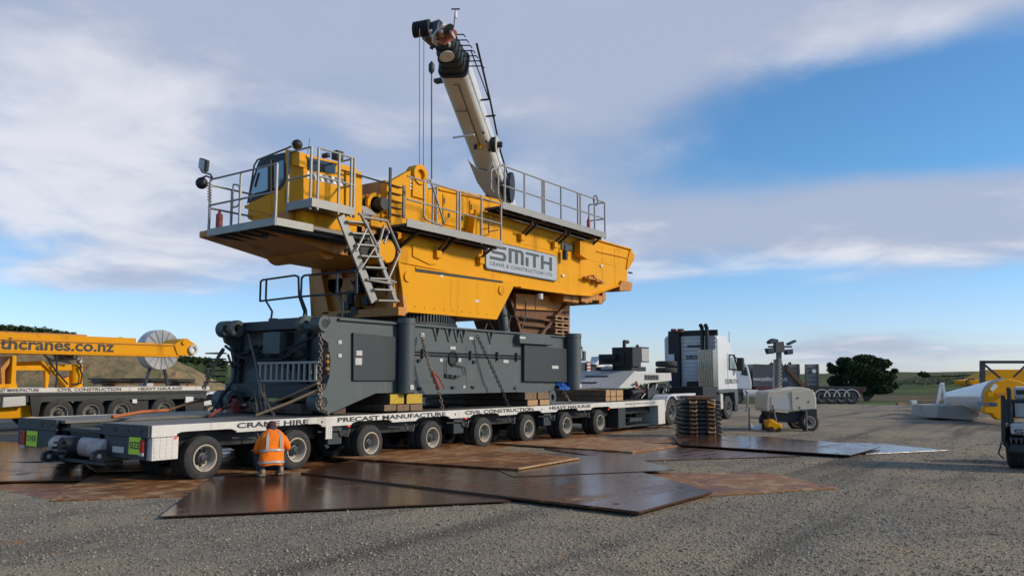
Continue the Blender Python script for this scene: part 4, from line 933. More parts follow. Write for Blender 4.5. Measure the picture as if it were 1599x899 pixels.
fx=S3(920,350,WV+.06); MB().lathe([(0,.01),(0,.06),(.3,.06),(.36,.025),(.42,.025),(.42,.01)],(fx.x,WV+.08,6.52),(0,0,1),14).build('fire_extinguisher',RED,w1,smooth=40)
q=S3(930,313,WV+.05); o=MB(); o.tube([q+Vector((.14*math.cos(t),0,.16*math.sin(t))) for t in [6.283*k/14 for k in range(15)]],.02,6); o.build('rope_coil',BLK,w1,smooth=50)
# bracket struts
def strut(p0,p1,v0=.0,box=True):
    o=MB(); a1=S3(*p0,v0); a2=S3(*p1,YV); o.bar(a1,a2,.05,.06); o.build('bracket_strut',BLK if not box else RUS,cr)
    if box: MB().box(a2.x-.1,a2.x+.1,YV-.12,YV-.0,a2.z-.13,a2.z+.06).build('bracket_box',YEL,cr,bev=.01)
for p0,p1,bx in (((655,360),(628,382),0),((702,370),(681,395),1),((710,372),(686,397),0),((775,382),(748,405),1),((832,348),(812,369),1),((838,350),(816,371),0),((884,362),(864,381),1),((890,364),(868,384),0),((938,370),(915,392),0)): strut(p0,p1,box=bool(bx))
yp([(930,372),(934,376),(918,405),(906,398),(906,376)],YV-.25,YV,'end_bracket',YEL,.01)
o=MB(); q=S3(876,398,YV); o.cyl((q.x,YV-.15,q.z-.16),(q.x,YV-.15,q.z+.12),.09,n=12); o.cyl((q.x,YV-.15,q.z+.1),(q.x,YV-.15,q.z+.3),.03); o.build('hanging_lamp',BLK,cr,smooth=40)
# ladder frame between hood and walkway
o=MB(); 
for y in (342,352,362): o.tube([S3(763,y,.3),S3(778,y-3,.3)],.018,6)
o.tube([S3(763,339,.3),S3(763,364,.3)],.018,6); o.build('rung_step',RUS,cr)
# maker's small dark plate
pc=[(877,378),(897,382),(897,393),(877,389)]
mp_=yp(pc,YV-.02,YV,'maker_plate',LTG,.003)
# logo sign -----------------------------------------------------------
zs0=4.78; sgu0,sgu1=S(757,400,YV)[0],S(867,410,YV)[0]; zs1=5.54; sy=YV-.05
def rr(u0,u1,z0,z1,r,n=5):
    out=[]
    for cx,cz,t0 in ((u1-r,z0+r,-90),(u1-r,z1-r,0),(u0+r,z1-r,90),(u0+r,z0+r,180)):
        for k in range(n+1): t=math.radians(t0+90*k/n); out.append((cx+r*math.cos(t),cz+r*math.sin(t)))
    return out
MB().prism(rr(sgu0-.03,sgu1+.03,zs0-.03,zs1+.03,.11),sy+.012,sy+.04).build('sign_border',LTG,cr)
sg=MB().prism(rr(sgu0,sgu1,zs0,zs1,.09),sy,sy+.011).build('company_sign',SGN,cr)
def smith(o0,right,up,w,h,m,parent,dep):
    """blocky rounded five letters; the i has a detached dot"""
    R_=Vector(right);U_=Vector(up);nn=R_.cross(U_); b=MB(); th=.17
    def bx(x0,x1,y0,y1):
        x0,x1=[x*w/5.2 for x in (x0,x1)]; y0,y1=[y*h for y in(y0,y1)]
        p=[Vector(o0)+R_*x+U_*y+nn*dep for x,y in ((x0,y0),(x1,y0),(x1,y1),(x0,y1))]; b.add(p,[(0,1,2,3)])
    def arc(cx,cy,ro,ri,t0,t1,n=8):
        sxx=w/5.2; syy=h
        for k in range(n):
            a0=math.radians(t0+(t1-t0)*k/n);a1_=math.radians(t0+(t1-t0)*(k+1)/n)
            p=[Vector(o0)+R_*((cx+r_[0]*math.cos(a))*sxx)+U_*((cy+r_[1]*math.sin(a))*syy)+nn*dep for r_,a in ((ri,a0),(ro,a0),(ro,a1_),(ri,a1_))]; b.add(p,[(0,1,2,3)])
    s=.24
    bx(.25,1.25,.80,1.0); bx(.27,1.0,.41,.60); bx(0,.98,0,.20)
    arc(.28,.70,(.26,.30),(.03,.10),90,270); arc(.98,.30,(.27,.30),(.03,.10),-90,90)
    bx(1.42,1.42+s,0,1.0); bx(1.66,2.4,.82,1.0); bx(1.93,1.93+s,0,.82); arc(2.38,.75,(.26,.25),(.02,.05),0,90); bx(2.40,2.40+s,0,.76)
    bx(2.80,2.80+s,0,.62); bx(2.80,3.95,.82,1.0); bx(3.42,3.42+s,0,.82)
    bx(4.10,4.10+s,0,1); bx(4.34,4.85,.42,.62); bx(4.85,4.85+s,0,1)
    return b.build('logo_lettering',m,parent)
sw=sgu1-sgu0
smith((sgu0+.16,sy-.0,zs0+.27),(1,0,0),(0,0,1),sw*.90,.42,LTG,sg,.004)
text('CRANE & CONSTRUCTION LTD',(sgu0+.16,sy,zs0+.10),(1,0,0),(0,0,1),sw*.88,LTG,sg,height=.105,bold=.012,depth=.004,sp=1.25)
# tail hardware and the stand below the beam --------------------------
o=MB(); 
for (x,y,s_) in ((918,434,.14),(930,438,.12),(937,441,.10),(925,432,.08)): q=S3(x,y,YV-.1); o.box(q.x-s_,q.x+s_,YV-.22,YV,q.z-.05,q.z+.05)
o.cyl(S3(912,432,YV-.15),S3(942,440,YV-.15),.03); o.build('tail_bracket',ORA,cr,bev=.01)
yp([(968,448),(972,438),(985,440),(988,443),(986,454),(968,454)],YV-.1,1.2,'tail_lug',ORA,.01)
yp([(985,388),(991,398),(991,404),(982,420),(979,420),(981,404)],YV-.03,YF,'tail_plate',YEL,.01)
MB().box(S(983,430,YV)[0],S(988,430,YV)[0],YV,YV+.06,S(983,425,YV)[1]-.03,S(983,425,YV)[1]+.02).build('tail_stub',BLK,cr)
o=MB(); 
for i in range(7):
    x=903+i*5.5; q=S3(x,466+random.uniform(-3,3),YV+.3); o.box(q.x-.12,q.x+.12,YV+.1,YV+1.4,q.z-.13,q.z+.15)
o.build('pulley_cradle',ORA,cr,bev=.02)
MB().cyl(S3(905,472,YV+.3),S3(940,471,YV+.3),.06,n=10).build('cradle_bar',BLK,cr)
gb(880,905,455,473,.7,3.2,'cradle_beam',ORA)
stn=yp([(793,466),(815,530),(889,530),(890,470),(870,462)],1.3,2.9,'beam_stand',RUS,.01)
yp([(806,458),(890,464),(889,486),(806,482)],1.2,1.3,'stand_plate',ORA,.004)
o=MB(); o.bar(S3(888,470,1.15),S3(838,530,1.15),.08,.09); o.bar(S3(797,468,1.15),S3(816,528,1.15),.07,.10); o.build('stand_brace',RUS,cr)
for y in (497,508,): gb(815,866,y,y+2,1.15,1.3,'stand_rib',RUS)
o=MB(); o.lathe([(0,.15),(1.0,.15),(1.0,.09),(1.7,.09)],S3(789,520,1.0),(-.12,0.1,1),16); o.build('support_ram',GRY,cr,smooth=40)
o=MB(); o.tube([S3(757,514,.7),S3(762,500,.7),S3(772,516,.7)],.02,6); o.tube([S3(786,470,.7),S3(797,495,.7),S3(793,515,.7)],.02,6); o.tube([S3(788,492,.9),S3(850,500,.9)],.016,6); o.tube([S3(821,470,.9),S3(821,490,.9),S3(815,512,.9)],.02,6); o.tube([S3(836,465,.9),S3(836,488,.9)],.015,6); o.build('loose_hose',BLK,cr)
q=S3(839,459,.5); MB().cyl((q.x,.4,q.z),(q.x,.4,q.z-.16),.09,n=12).build('drain_cap',WHT,cr)
# ------------------------------------------------------------------ pallets on the carbody, tarps
for i in range(4):
    y=531-i*10.5; lab=['lowest','second from bottom','third from bottom','topmost'][i]
    u0,z0=S(867,y,1.0); u1,_=S(890,y,1.0); t=thing('wood_pallet',f'worn timber pallet, {lab} of the stack under the crane tail','pallet',(u0,1,z0))
    for zz_ in (0,.12): MB().box(u0,u1,1.0,2.0,z0+zz_,z0+zz_+.03).build('deck_board',WDL,t)
    for k in range(3): uu=u0+(u1-u0)*(.04+.42*k); MB().box(uu,uu+.1,1.0,2.0,z0+.032,z0+.118).build('stringer',WDM,t)
def crumple(name,label,pxs,v,thick,m):
    pts=[S3(x,y,v) for x,y in pxs]; x0=min(p.x for p in pts);x1=max(p.x for p in pts);z0=min(p.z for p in pts);z1=max(p.z for p in pts)
    b=MB(); n=12; vs=[];fs=[]
    for j in range(n+1):
        for i in range(n+1):
            s,t=i/n,j/n; vs.append((x0+(x1-x0)*s,v+.05+thick*(1-t)*.8*(-1)+random.uniform(-.05,.05),z0+(z1-z0)*t*(1-.25*abs(s-.5))+random.uniform(-.02,.02)))
    for j in range(n):
        for i in range(n): fs.append((j*(n+1)+i,j*(n+1)+i+1,(j+1)*(n+1)+i+1,(j+1)*(n+1)+i))
    b.add(vs,fs); o=b.build(name,m,org=(x0,v,z0)); sm=o.modifiers.new('s','SOLIDIFY'); sm.thickness=.01; return tag(o,label,'tarpaulin')
crumple('blue_tarp','crumpled bright blue tarp beside the right jack, low on the deck timbers',((868,594),(888,608)),.38,.3,BLU)
crumple('blue_tarp','blue tarp strip tucked on top of the dark door below the pallets',((867,534),(888,545)),.7,.2,BLU)
# ------------------------------------------------------------------ timbers
tn=[0]
def timber(x0,x1,y0,y1,label,end=WDL,v0=.28,length=3.9,body=WDK):
    u0,_=S(x0,(y0+y1)/2,v0); u1,_=S(x1,(y0+y1)/2,v0); z1=S((x0+x1)/2,y0,v0)[1]; z0=S((x0+x1)/2,y1,v0)[1]
    z0=max(z0,HD+.003)
    t=thing('timber_beam',label,'timber',(u0,v0,z0),'timber dunnage under the crane')
    MB().box(u0,u1,v0+.012,v0+length,z0,z1).build('timber',body,t,bev=.012); MB().box(u0+.004,u1-.004,v0,v0+.011,z0+.004,z1-.004).build('timber_end',end,t,bev=.004)
timber(600,619,631.5,641.5,'lower squared timber end left of three beneath the yellow-ended timbers',WDM)
timber(620.5,639.5,631,641.5,'middle of three lower timbers under the two yellow ends',WDM)
timber(641,660,630.5,641,'right of three lower timbers under the two yellow ends',WDM)
timber(609,631,615,630.5,'upper timber with a broken yellow painted end, left of the pair',WYE)
timber(635,659.5,614.5,630,'upper timber with a square yellow painted end, right of the pair',WYE)
timber(824,840,624,635,'lower timber with an orange end, left of pair by the right lug',WDL)
timber(843,858.5,623.5,634.5,'lower timber with an orange end, right of pair by the right lug',WDL)
timber(820,838,612.5,623.5,'upper dark timber left of pair by the right lug',WDM)
timber(840,857,612,623,'upper dark timber right of pair by the right lug',WDM)
for k,(xa,xb) in enumerate(((946,952.5),(953.5,962),(963,973))):
    timber(xa,xb,619,629.5,['left','middle','right'][k]+' lower timber end of the six-beam stack behind the lettered rail',WDL,v0=.6,length=3.4,body=WDM)
    timber(xa,xb,608.5,618.5,['left','middle','right'][k]+' upper timber end of the six-beam stack behind the lettered rail',WDL,v0=.6,length=3.4,body=WDM)
timber(700,722,634,640,'low flat packer beneath the carbody middle',WDK,v0=1.2)
timber(520,540,636,647,'dark timber just behind the lower front lug',WDK,v0=.7,length=3.2)
timber(470,488,630,646,'dark timber below the carbody front face',WDK,v0=1.0,length=2.6)
# ------------------------------------------------------------------ chains and straps
def chain(name,label,pts,r=.016,m=STL,cat='chain',binder=None):
    pts=[Vector(p) for p in pts]; b=MB(); L_=.10; k=0; rest=0
    for i in range(len(pts)-1):
        d=pts[i+1]-pts[i]; n=max(1,int(d.length/(L_*.72))); dn=d.normalized(); o1=dn.orthogonal().normalized(); o2=dn.cross(o1)
        for j in range(n):
            c=pts[i]+d*((j+.5)/n); w=(o1 if k%2 else o2)*r*1.6; h=dn*L_*.5; k+=1
            b.tube([c-h*.6-w,c+h*.6-w,c+h-w*.4,c+h+w*.4,c+h*.6+w,c-h*.6+w,c-h+w*.4,c-h-w*.4,c-h*.6-w],r*.62,4)
    t=thing(name,label,cat,pts[-1]); b.build('chain_links',m,t)
    if binder:
        q0,q1=binder; b=MB(); b.cyl(q0,q1,.035,n=8); b.tube([q0,q0.lerp(q1,.4)+Vector((.1,-.03,.05)),q1+Vector((.16,-.03,.02))],.018,6); b.build('load_binder',RED,t,smooth=40)
    return t
cv=CV-.12
chain('tie_down_chain','heavy hanging chain from the upper front lug down to the deck',[S3(500,520,cv),S3(501,545,cv),S3(499,600,cv),S3(500,640,cv-.1)],.020)
chain('tie_down_chain','second chain looped through the lower front lug',[S3(505,600,cv),S3(498,622,cv),S3(507,640,cv),S3(513,648,0.05)],.019)
chain('tie_down_chain','chain with red lever binder slanting past the left jack cylinder',[S3(658,523,CV-.12),S3(664,548,.1),S3(676,588,.05),S3(686,612,.02),S3(692,642,.0)],.02,binder=(S3(675,580,.0),S3(686,608,-.02)))
chain('tie_down_chain','dark chain slanting down the carbody middle to the rail',[S3(745,524,CV-.1),S3(762,560,.15),S3(782,604,.05),S3(796,640,.0)],.02,BLK)
chain('tie_down_chain','short chain beside the blue tarp near the right jack',[S3(876,605,.3),S3(884,618,.1),S3(893,632,.0)],.02)
chain('tie_down_chain','chain running from the upper far lug down to the left beyond the deck',[E3(349,545,CU),E3(342,555,3.2),E3(330,580,2.6),E3(318,606,2.2)],.022,BLK)
o=MB().tube([E3(388,522,CU+.1),E3(398,560,CU-.2),E3(408,612,CU-.5),Vector((3.2,.9,1.02))],.028,6).build('tie_rod',STL,org=(3.2,.9,1.0)); tag(o,'long steel rod slanting down the grey front face','rod')
for i,(x0,y0,x1,y1,lab) in enumerate(((497,598,392,640,'upper tan rope strap pulled from the front lug to the deck'),(502,606,400,646,'lower tan rope strap parallel to its neighbour at the front lug'))):
    a1=S3(x0,y0,.25); q=G(x1,y1+2,HD+.03); a2=Vector((q[0],q[1],HD+.03)); o=MB().tube([a1,a1.lerp(a2,.5)-Vector((0,0,.02)),a2],.03,8).build('rope_strap',STB,org=a2,smooth=50); tag(o,lab,'strap')
random.seed(5)
o=thing('chain_pile','heap of loose chain and binders on the deck below the front lug','chains',(3.2,.6,HD))
b=MB()
for i in range(80):
    q=G(random.gauss(408,9),646+random.uniform(-4,1),HD); c=Vector((q[0],q[1],HD+.02+abs(random.gauss(0,.13)))); d=Vector((random.gauss(0,1),random.gauss(0,1),random.gauss(0,1))).normalized(); e=d.orthogonal().normalized()
    b.tube([c+d*.06*math.cos(t)+e*.035*math.sin(t) for t in [6.283*k/8 for k in range(9)]],.012,4)
b.build('chain_links',STL,o)
b=MB()
for (x,y,x2,y2) in ((398,610,402,645),(404,605,410,640),(412,600,415,643)): b.tube([E3(x,y,3.6),E3(x2,y2,3.3)],.02,6)
b.build('hanging_links',STL,o)
# red and dark bars + tensioners at far front corner
def dk(x,y,h=0,v=3.2):
    q=G(x,y,HD)
    if h<.06 and -.1<q[1]<4.7: return Vector((q[0],q[1],HD+h))
    p=S3(x,y,v); p.z=max(p.z,HD+.03); return p
for i,(a1,a2,r,m,lab) in enumerate(((dk(175,655,.05),dk(262,640,.30),.035,STR,'orange strap lying flat toward the left edge of the deck'),(dk(262,640,.30),dk(330,622,.9),.03,RUS,'rusty strap rising toward the far side of the deck'),
    (dk(328,652,.04),dk(352,637,.35),.03,RED,'red lever bar leaning at the far front corner'),(dk(352,637,.35),dk(372,632,.4),.03,RUS,'rusty bar behind the red binder'),(dk(330,648,.12),E3(362,598,CU+.1),.022,BLK,'black slanting tie rod by the far corner'),
    (dk(345,650,.1),E3(372,604,CU+.1),.022,STL,'grey slanting tie rod beside the black one'))):
    o=MB().tube([a1,a1.lerp(a2,.5)+Vector((0,0,.03)),a2],r,8).build('tie_bar',m,org=(a1.x,a1.y,HD),smooth=50); tag(o,lab,'tie bar')
q=dk(366,632,.45); o=MB().box(q.x-.12,q.x+.12,q.y-.12,q.y+.12,q.z-.3,q.z+.05).cyl((q.x,q.y,q.z),(q.x,q.y,q.z+.15),.07,n=10).build('ratchet_winch',RED,org=(q.x,q.y,HD),bev=.01); tag(o,'red ratchet winch at the foot of the carbody far corner','winch')
q=dk(371,634,.1); o=MB().cyl((q.x-.0,q.y+.5,q.z+.02),(q.x,q.y-.35,q.z+.02),.05,n=14).build('chrome_ram',CHR,org=(q.x,q.y,HD),smooth=40); tag(o,'shiny chrome ram lying across the deck','ram')
for i,(x,y,w) in enumerate(((383,610,26),(435,618,30))):
    q=dk(x,y+14,.0); o=MB().box(q.x,q.x+.5,q.y-.5,q.y+.5,HD,HD+.22).box(q.x+.1,q.x+.3,q.y-.3,q.y+.1,HD+.22,HD+.42).build('deck_gear_box',GRD,org=(q.x,q.y,HD),bev=.03); tag(o,['dark gear box under the far half of the carbody front','dark gear box under the near half of the carbody front'][i],'box')
# ------------------------------------------------------------------ crouching worker
def person():
    c=Vector((1.86,-.72,.06)); yaw=math.radians(-24)
    t=thing('person','crouching worker in orange hi-vis jacket and dark jeans tending the second wheel','person',c)
    Rz=Matrix.Rotation(yaw,3,'Z')
    def X(p): return tuple(c+Rz@Vector((p[0]+.10*p[2],p[1],p[2])))     # local: +y toward trailer, x right
    def skin(name,edges_pts,rad,edges,m,parent=t,sub=2):
        me=bpy.data.meshes.new(name); me.from_pydata([tuple(Vector(X(p))-c) for p in edges_pts],edges,[]); me.materials.append(m)
        o=bpy.data.objects.new(name,me); COL.objects.link(o); o.parent=parent; ORG[o.name]=c
        md=o.modifiers.new('skin','SKIN'); md.use_smooth_shade=True
        lay=me.skin_vertices[0] if me.skin_vertices else None
        if lay is None:
            import bmesh
            bm=bmesh.new(); bm.from_mesh(me); bm.verts.layers.skin.verify(); bm.to_mesh(me); bm.free(); lay=me.skin_vertices[0]
        for i,r in enumerate(rad): lay.data[i].radius=(r,r) if isinstance(r,(int,float)) else r
        lay.data[0].use_root=True
        sd_=o.modifiers.new('sub','SUBSURF'); sd_.levels=sub; sd_.render_levels=sub
        return o
    # body: pelvis, spine, neck, head, arms, legs (deep squat on the balls of the feet)
    pt=[(0,0,.24),(0,.03,.40),(0,.10,.58),(0,.17,.70),(0,.22,.78),(0,.26,.86),          #0-5 pelvis..head
        (-.17,.13,.66),(-.23,.17,.43),(-.12,.38,.38),(-.06,.45,.40),                       #6-9 left arm
        (.17,.13,.66),(.32,.20,.45),(.30,.42,.42),(.30,.49,.42),                           #10-13 right arm
        (-.11,.02,.22),(-.20,.36,.34),(-.15,.06,.07),                                      #14-16 left leg
        (.11,.02,.22),(.26,.36,.34),(.21,.14,.07)]                                         #17-19
    rd=[(.13,.12),(.12,.11),(.13,.10),(.09,.075),.05,.07,.075,.055,.042,.035,.075,.055,.042,.035,.10,.075,.05,.10,.075,.05]
    ed=[(0,1),(1,2),(2,3),(3,4),(4,5),(3,6),(6,7),(7,8),(8,9),(3,10),(10,11),(11,12),(12,13),(0,14),(14,15),(15,16),(0,17),(17,18),(18,19)]
    skin('body',pt,rd,ed,JNS)
    # jacket: lofted rings with folds
    b=MB(X); rings=[(-.02,.185,.205,.175),(-.015,.24,.215,.18),(.0,.30,.215,.17),(.03,.40,.205,.16),(.07,.50,.21,.16),(.10,.60,.232,.17),(.135,.68,.225,.165),(.165,.735,.185,.145),(.20,.775,.125,.11),(.225,.80,.08,.08)]
    n=28; vs=[];fs=[]
    for k,(cy,z_,rx,ry) in enumerate(rings):
        for i in range(n):
            a_=2*math.pi*i/n; w=1+.035*math.sin(5*a_+k*1.3)+.025*math.sin(9*a_-k*2.1)
            vs.append((rx*w*math.copysign(abs(math.cos(a_))**.8,math.cos(a_)),cy+ry*w*math.copysign(abs(math.sin(a_))**.8,math.sin(a_)),z_+.012*math.sin(3*a_+k)))
    for k in range(len(rings)-1):
        for i in range(n): fs.append((k*n+i,k*n+(i+1)%n,(k+1)*n+(i+1)%n,(k+1)*n+i))
    b.add(vs,fs); jk=b.build('jacket',ORV,t,smooth=80); ss=jk.modifiers.new('s','SUBSURF'); ss.levels=2; ss.render_levels=2
    # sleeves
    skin('sleeve',[(-.13,.13,.65),(-.19,.13,.58),(-.235,.17,.42),(-.12,.36,.38)],[.105,.088,.078,.055],[(0,1),(1,2),(2,3)],ORV)
    skin('sleeve',[(.13,.13,.66),(.22,.14,.60),(.325,.20,.45),(.305,.38,.43)],[.105,.088,.078,.055],[(0,1),(1,2),(2,3)],ORV)
    # tape: rings hugging the jacket, built from the same profile slightly larger
    def hoop(z0,z1,o_=.010):
        bb=MB(X); vs=[];fs=[]
        for zz_ in (z0,z1):
            for a0,a1_ in zip(rings,rings[1:]):
                if a0[1]<=zz_<=a1_[1]: s=(zz_-a0[1])/(a1_[1]-a0[1]); cy=a0[0]+(a1_[0]-a0[0])*s; rx=a0[2]+(a1_[2]-a0[2])*s; ry=a0[3]+(a1_[3]-a0[3])*s; break
            for i in range(36):
                a_=2*math.pi*i/36; vs.append(((rx*1.035+o_)*math.copysign(abs(math.cos(a_))**.8,math.cos(a_)),cy+(ry*1.035+o_)*math.copysign(abs(math.sin(a_))**.8,math.sin(a_)),zz_+.008*math.sin(3*a_)))
        for i in range(36): fs.append((i,(i+1)%36,(i+1)%36+36,i+36))
        bb.add(vs,fs); bb.build('reflective_tape',TAP,jk,smooth=80)
    hoop(.225,.265); hoop(.425,.465)
    for sx in (-.12,.12):
        bb=MB(X); vs=[];fs=[]
        path=[(.44,.07-.180),(.52,.075-.185),(.60,.10-.190),(.68,.135-.180),(.735,.165-.145),(.775,.19-.08)]
        for (zz_,yy) in path:
            for w in (-.024,.024): vs.append(((sx+w)*(1 if zz_<.7 else .8),yy+.012,zz_))
        for k in range(len(path)-1): fs.append((2*k,2*k+1,2*k+3,2*k+2))
        bb.add(vs,fs); bb.build('reflective_tape',TAP,jk,smooth=80)
    X0=X
    X=lambda p:X0((p[0],p[1]+.035,p[2]-.025))
    hd=MB(X).ball((0,.265,.865),.088,16,12,(.86,1.0,1.12)).ball((.084,.265,.855),.022,8,6,(.5,1,1.4)).ball((-.084,.265,.855),.022,8,6,(.5,1,1.4)).ball((0,.352,.85),.018,8,6).cyl((0,.20,.77),(0,.25,.84),.052,n=14); 
    hd.build('head',SKN,t,smooth=80)
    h_=MB(X).ball((0,.262,.875),.097,16,12,(.92,1.03,1.0)); h_.prism([(-.07,.33),(.07,.33),(.05,.43),(-.05,.43)],.875,.885,'z'); h_.build('cap',CAPM,t,smooth=80); X=X0
    # hands: palm plus five bent fingers each
    for sx,px,py,pz in ((-1,-.06,.43,.39),(1,.30,.47,.42)):
        pts_=[(px,py-.04,pz),(px,py+.03,pz)];rr_=[.028,.034];ed_=[(0,1)]
        for k in range(4):
            o_=(k-1.5)*.02; l=(.032,.04,.038,.028)[k]; i0=len(pts_); pts_+= [(px+o_,py+.05,pz+.004),(px+o_,py+.05+l*.7,pz-.008),(px+o_,py+.05+l,pz-.035)]; rr_+=[.011,.009,.008]; ed_+=[(1,i0),(i0,i0+1),(i0+1,i0+2)]
        i0=len(pts_); pts_+= [(px-sx*.035,py+.0,pz-.01),(px-sx*.05,py+.035,pz-.025)]; rr_+=[.012,.010]; ed_+=[(0,i0),(i0,i0+1)]
        skin('hand',pts_,rr_,ed_,SKN,sub=1)
    # boots
    for sx,y0 in ((-1,.02),(1,.09)):
        x=-.13 if sx<0 else .21; bb=MB(X); bb.prism([(y0-.10,.0),(y0+.17,.0),(y0+.19,.025),(y0-.11,.025)],x-.05,x+.05,'x'); bb.ball((x,y0+.08,.045),.07,12,8,(.75,1.45,.62)); bb.ball((x,y0-.04,.075),.062,12,8,(.8,1.05,1.15)); o=bb.build('boot',SHO,t,smooth=60)
        ub=MB(X).cyl((x,y0-.02,.10),(x*1.05,y0+.10,.24),.062,.082,n=14).build('trouser_leg',JNS,t,smooth=60)
    return t
person()
# ------------------------------------------------------------------ mobile crane behind, with the raised grey boom
mc=thing('mobile_crane','pale grey mobile crane behind, its telescopic boom raised over the yellow crane','mobile crane',(17,9,0))
Pt=S3(691,50,2.6); Pb=S3(795,345,8.2); dn=(Pt-Pb).normalized(); Pb2=Pb-dn*3.5
tip=Pt
ax1=(Vector((cR.x,cR.y,0))*.94+Fh*(-.34)).normalized(); ax1=(ax1-dn*ax1.dot(dn)).normalized(); ax2=dn.cross(ax1).normalized()
def sect(w,h,ch): # rounded section
    out=[]
    for sx,sy in ((1,1),(-1,1),(-1,-1),(1,-1)):
        cx=sx*(w/2-ch); cy=sy*(h/2-ch)
        base={(1,1):0,(-1,1):90,(-1,-1):180,(1,-1):270}[(sx,sy)]
        for k in range(5): a_=math.radians(base+22.5*k); out.append((cx+ch*math.cos(a_),cy+ch*math.sin(a_)))
    return out
def boomseg(t0,t1,w,h,name,m,ch=.12,parent=mc):
    s=sect(w,h,ch); n=len(s); b=MB(); L_=(tip-Pb2).length
    vs=[]
    for t in (t0,t1):
        c=Pb2+dn*t
        for x,y in s: vs.append(c+ax1*x+ax2*y)
    b.add(vs,[(i,(i+1)%n,(i+1)%n+n,i+n) for i in range(n)]+[tuple(range(n)),tuple(range(2*n-1,n-1,-1))]); return b.build(name,m,parent,smooth=35)
LT=(tip-Pb2).length
boomseg(0,LT-1.6,.94,.92,'boom',BMW,.24)
for i in range(5): boomseg(LT-1.6+i*.27,LT-1.6+(i+1)*.27+.03,.82-i*.05,.82-i*.05,'boom_section',GRD,.18); boomseg(LT-1.6+i*.27,LT-1.55+i*.27,.87-i*.05,.86-i*.05,'section_collar',BLK,.18)
boomseg(LT-1.68,LT-1.55,.98,.95,'boom_collar',BLK,.22)
def BP(t,x,y): return Pb2+dn*t+ax1*x+ax2*y
ff=-.51 if ax2.dot(Fh)>0 else .51   # face toward camera
sgn=-1 if ax2.dot(Fh)>0 else 1
# dark line panel and fittings on boom
o=MB()
for a_,b_2 in ((BP(LT-2.0,.12,ff*1.0),BP(LT-6,.12,ff*1.0)),(BP(LT-3.5,-.3,ff),BP(LT-3.5,.12,ff)),(BP(LT-2.0,-.05,ff),BP(LT-2.0,.12,ff))): o.bar(a_,b_2,.025,.02)
o.build('seam_line',BLK,mc)
o=MB(); o.box(0,0,0,0,0,0); 
o=MB(); o.bar(BP(LT-4.9,-.70,ff*1.35),BP(LT-4.7,.12,ff*1.35),.07,.05); o.build('sensor_bar',LTW,mc)
o=MB(); o.bar(BP(LT-2.5,-.85,0),BP(LT-2.4,-.5,0),.22,.12); o.build('side_pulley',GRD,mc)
o=MB(); o.bar(BP(LT-5.8,-.12,ff*1.02),BP(LT-5.75,.0,ff*1.02),.04,.22); o.build('warning_plate',BLK,mc); o=MB(); o.bar(BP(LT-5.75,.03,ff*1.02),BP(LT-5.7,.15,ff*1.02),.04,.22); o.build('warning_plate',YEL,mc)
for t in (3.7,4.3,4.9): q=BP(LT-t-1.2,.40,ff*.95); MB().ball(q,.05,8,5).build('boom_stud',BLK,mc)
# cut-away shoe at the base: pale apron plate in front
def quadplate(pts,off,name,m):
    b=MB(); n=len(pts); v0=[BP(LT-t,x,ff*1.03) for t,x in pts]; v1=[BP(LT-t,x,ff*(1.03+off)) for t,x in pts]
    b.add(v0+v1,[tuple(range(n)),tuple(range(2*n-1,n-1,-1))]+[(i,i+n,(i+1)%n+n,(i+1)%n) for i in range(n)]); return b.build(name,m,mc,bev=.01)
quadplate([(6.6,-.53),(6.9,-.50),(7.4,-.3),(7.6,0),(7.3,.25),(6.8,.40),(8.2,.42),(9.4,.3),(9.9,.05),(9.9,-.3),(8.4,-.52)],.10,'boom_shoe',WHC)
o=MB(); o.ball(BP(LT-9.7,-.30,ff*1.2),.13); o.bar(BP(LT-9.5,-.35,ff*1.2),BP(LT-10.1,.0,ff*1.2),.1,.12); o.build('shoe_pin',BLK,mc)
# reels
def reel(t,x,r,w,nm='hose_reel'):
    c=BP(LT-t,x,ff*.6); a_=ax1; MB().cyl(c,c+a_*w,r*.8,n=20).build(nm,BLK,mc,smooth=40); MB().cyl(c+a_*w,c+a_*(w+.03),r,n=24).build('reel_flange',LGR,mc,smooth=40); MB().cyl(c+a_*(w+.03),c+a_*(w+.2),r*.32,n=12).build('reel_hub',BLK,mc,smooth=40)
reel(6.0,.50,.36,.18); 
c=BP(LT-9.3,.62,ff*.6); MB().cyl(c,c+ax1*.14,.62,n=28).build('cable_drum',BLK,mc,smooth=40)
for k in range(4): MB().tube([BP(LT-7.9,.30+.06*k,ff*1.05),BP(LT-8.4,.32+.06*k,ff*1.3),BP(LT-10.6,.38+.06*k,ff*1.05)],.02,6).build('boom_hose',BLK,mc)
# side rails, cables and rungs on right
o=MB(); o.tube([BP(LT-.6,.95,0),BP(LT-3.6,.83,0),BP(LT-7.0,.62,0),BP(LT-10,.6,0)],.035,6); o.tube([BP(LT-.9,.70,0),BP(LT-3.6,.80,0)],.02,6); o.build('stay_cable',BLK,mc)
for i in range(7): t=.15+i*.26; MB().tube([BP(LT-t,.36,0),BP(LT-t-.0,.62+.05*i,0),BP(LT-t-.12,.66+.05*i,0)],.02,6).build('cable_guide',GRD,mc)
for t in (3.6,4.6): MB().tube([BP(LT-t,.5,0),BP(LT-t+.05,.85,0)],.035,6).build('cable_guide',BLK,mc)
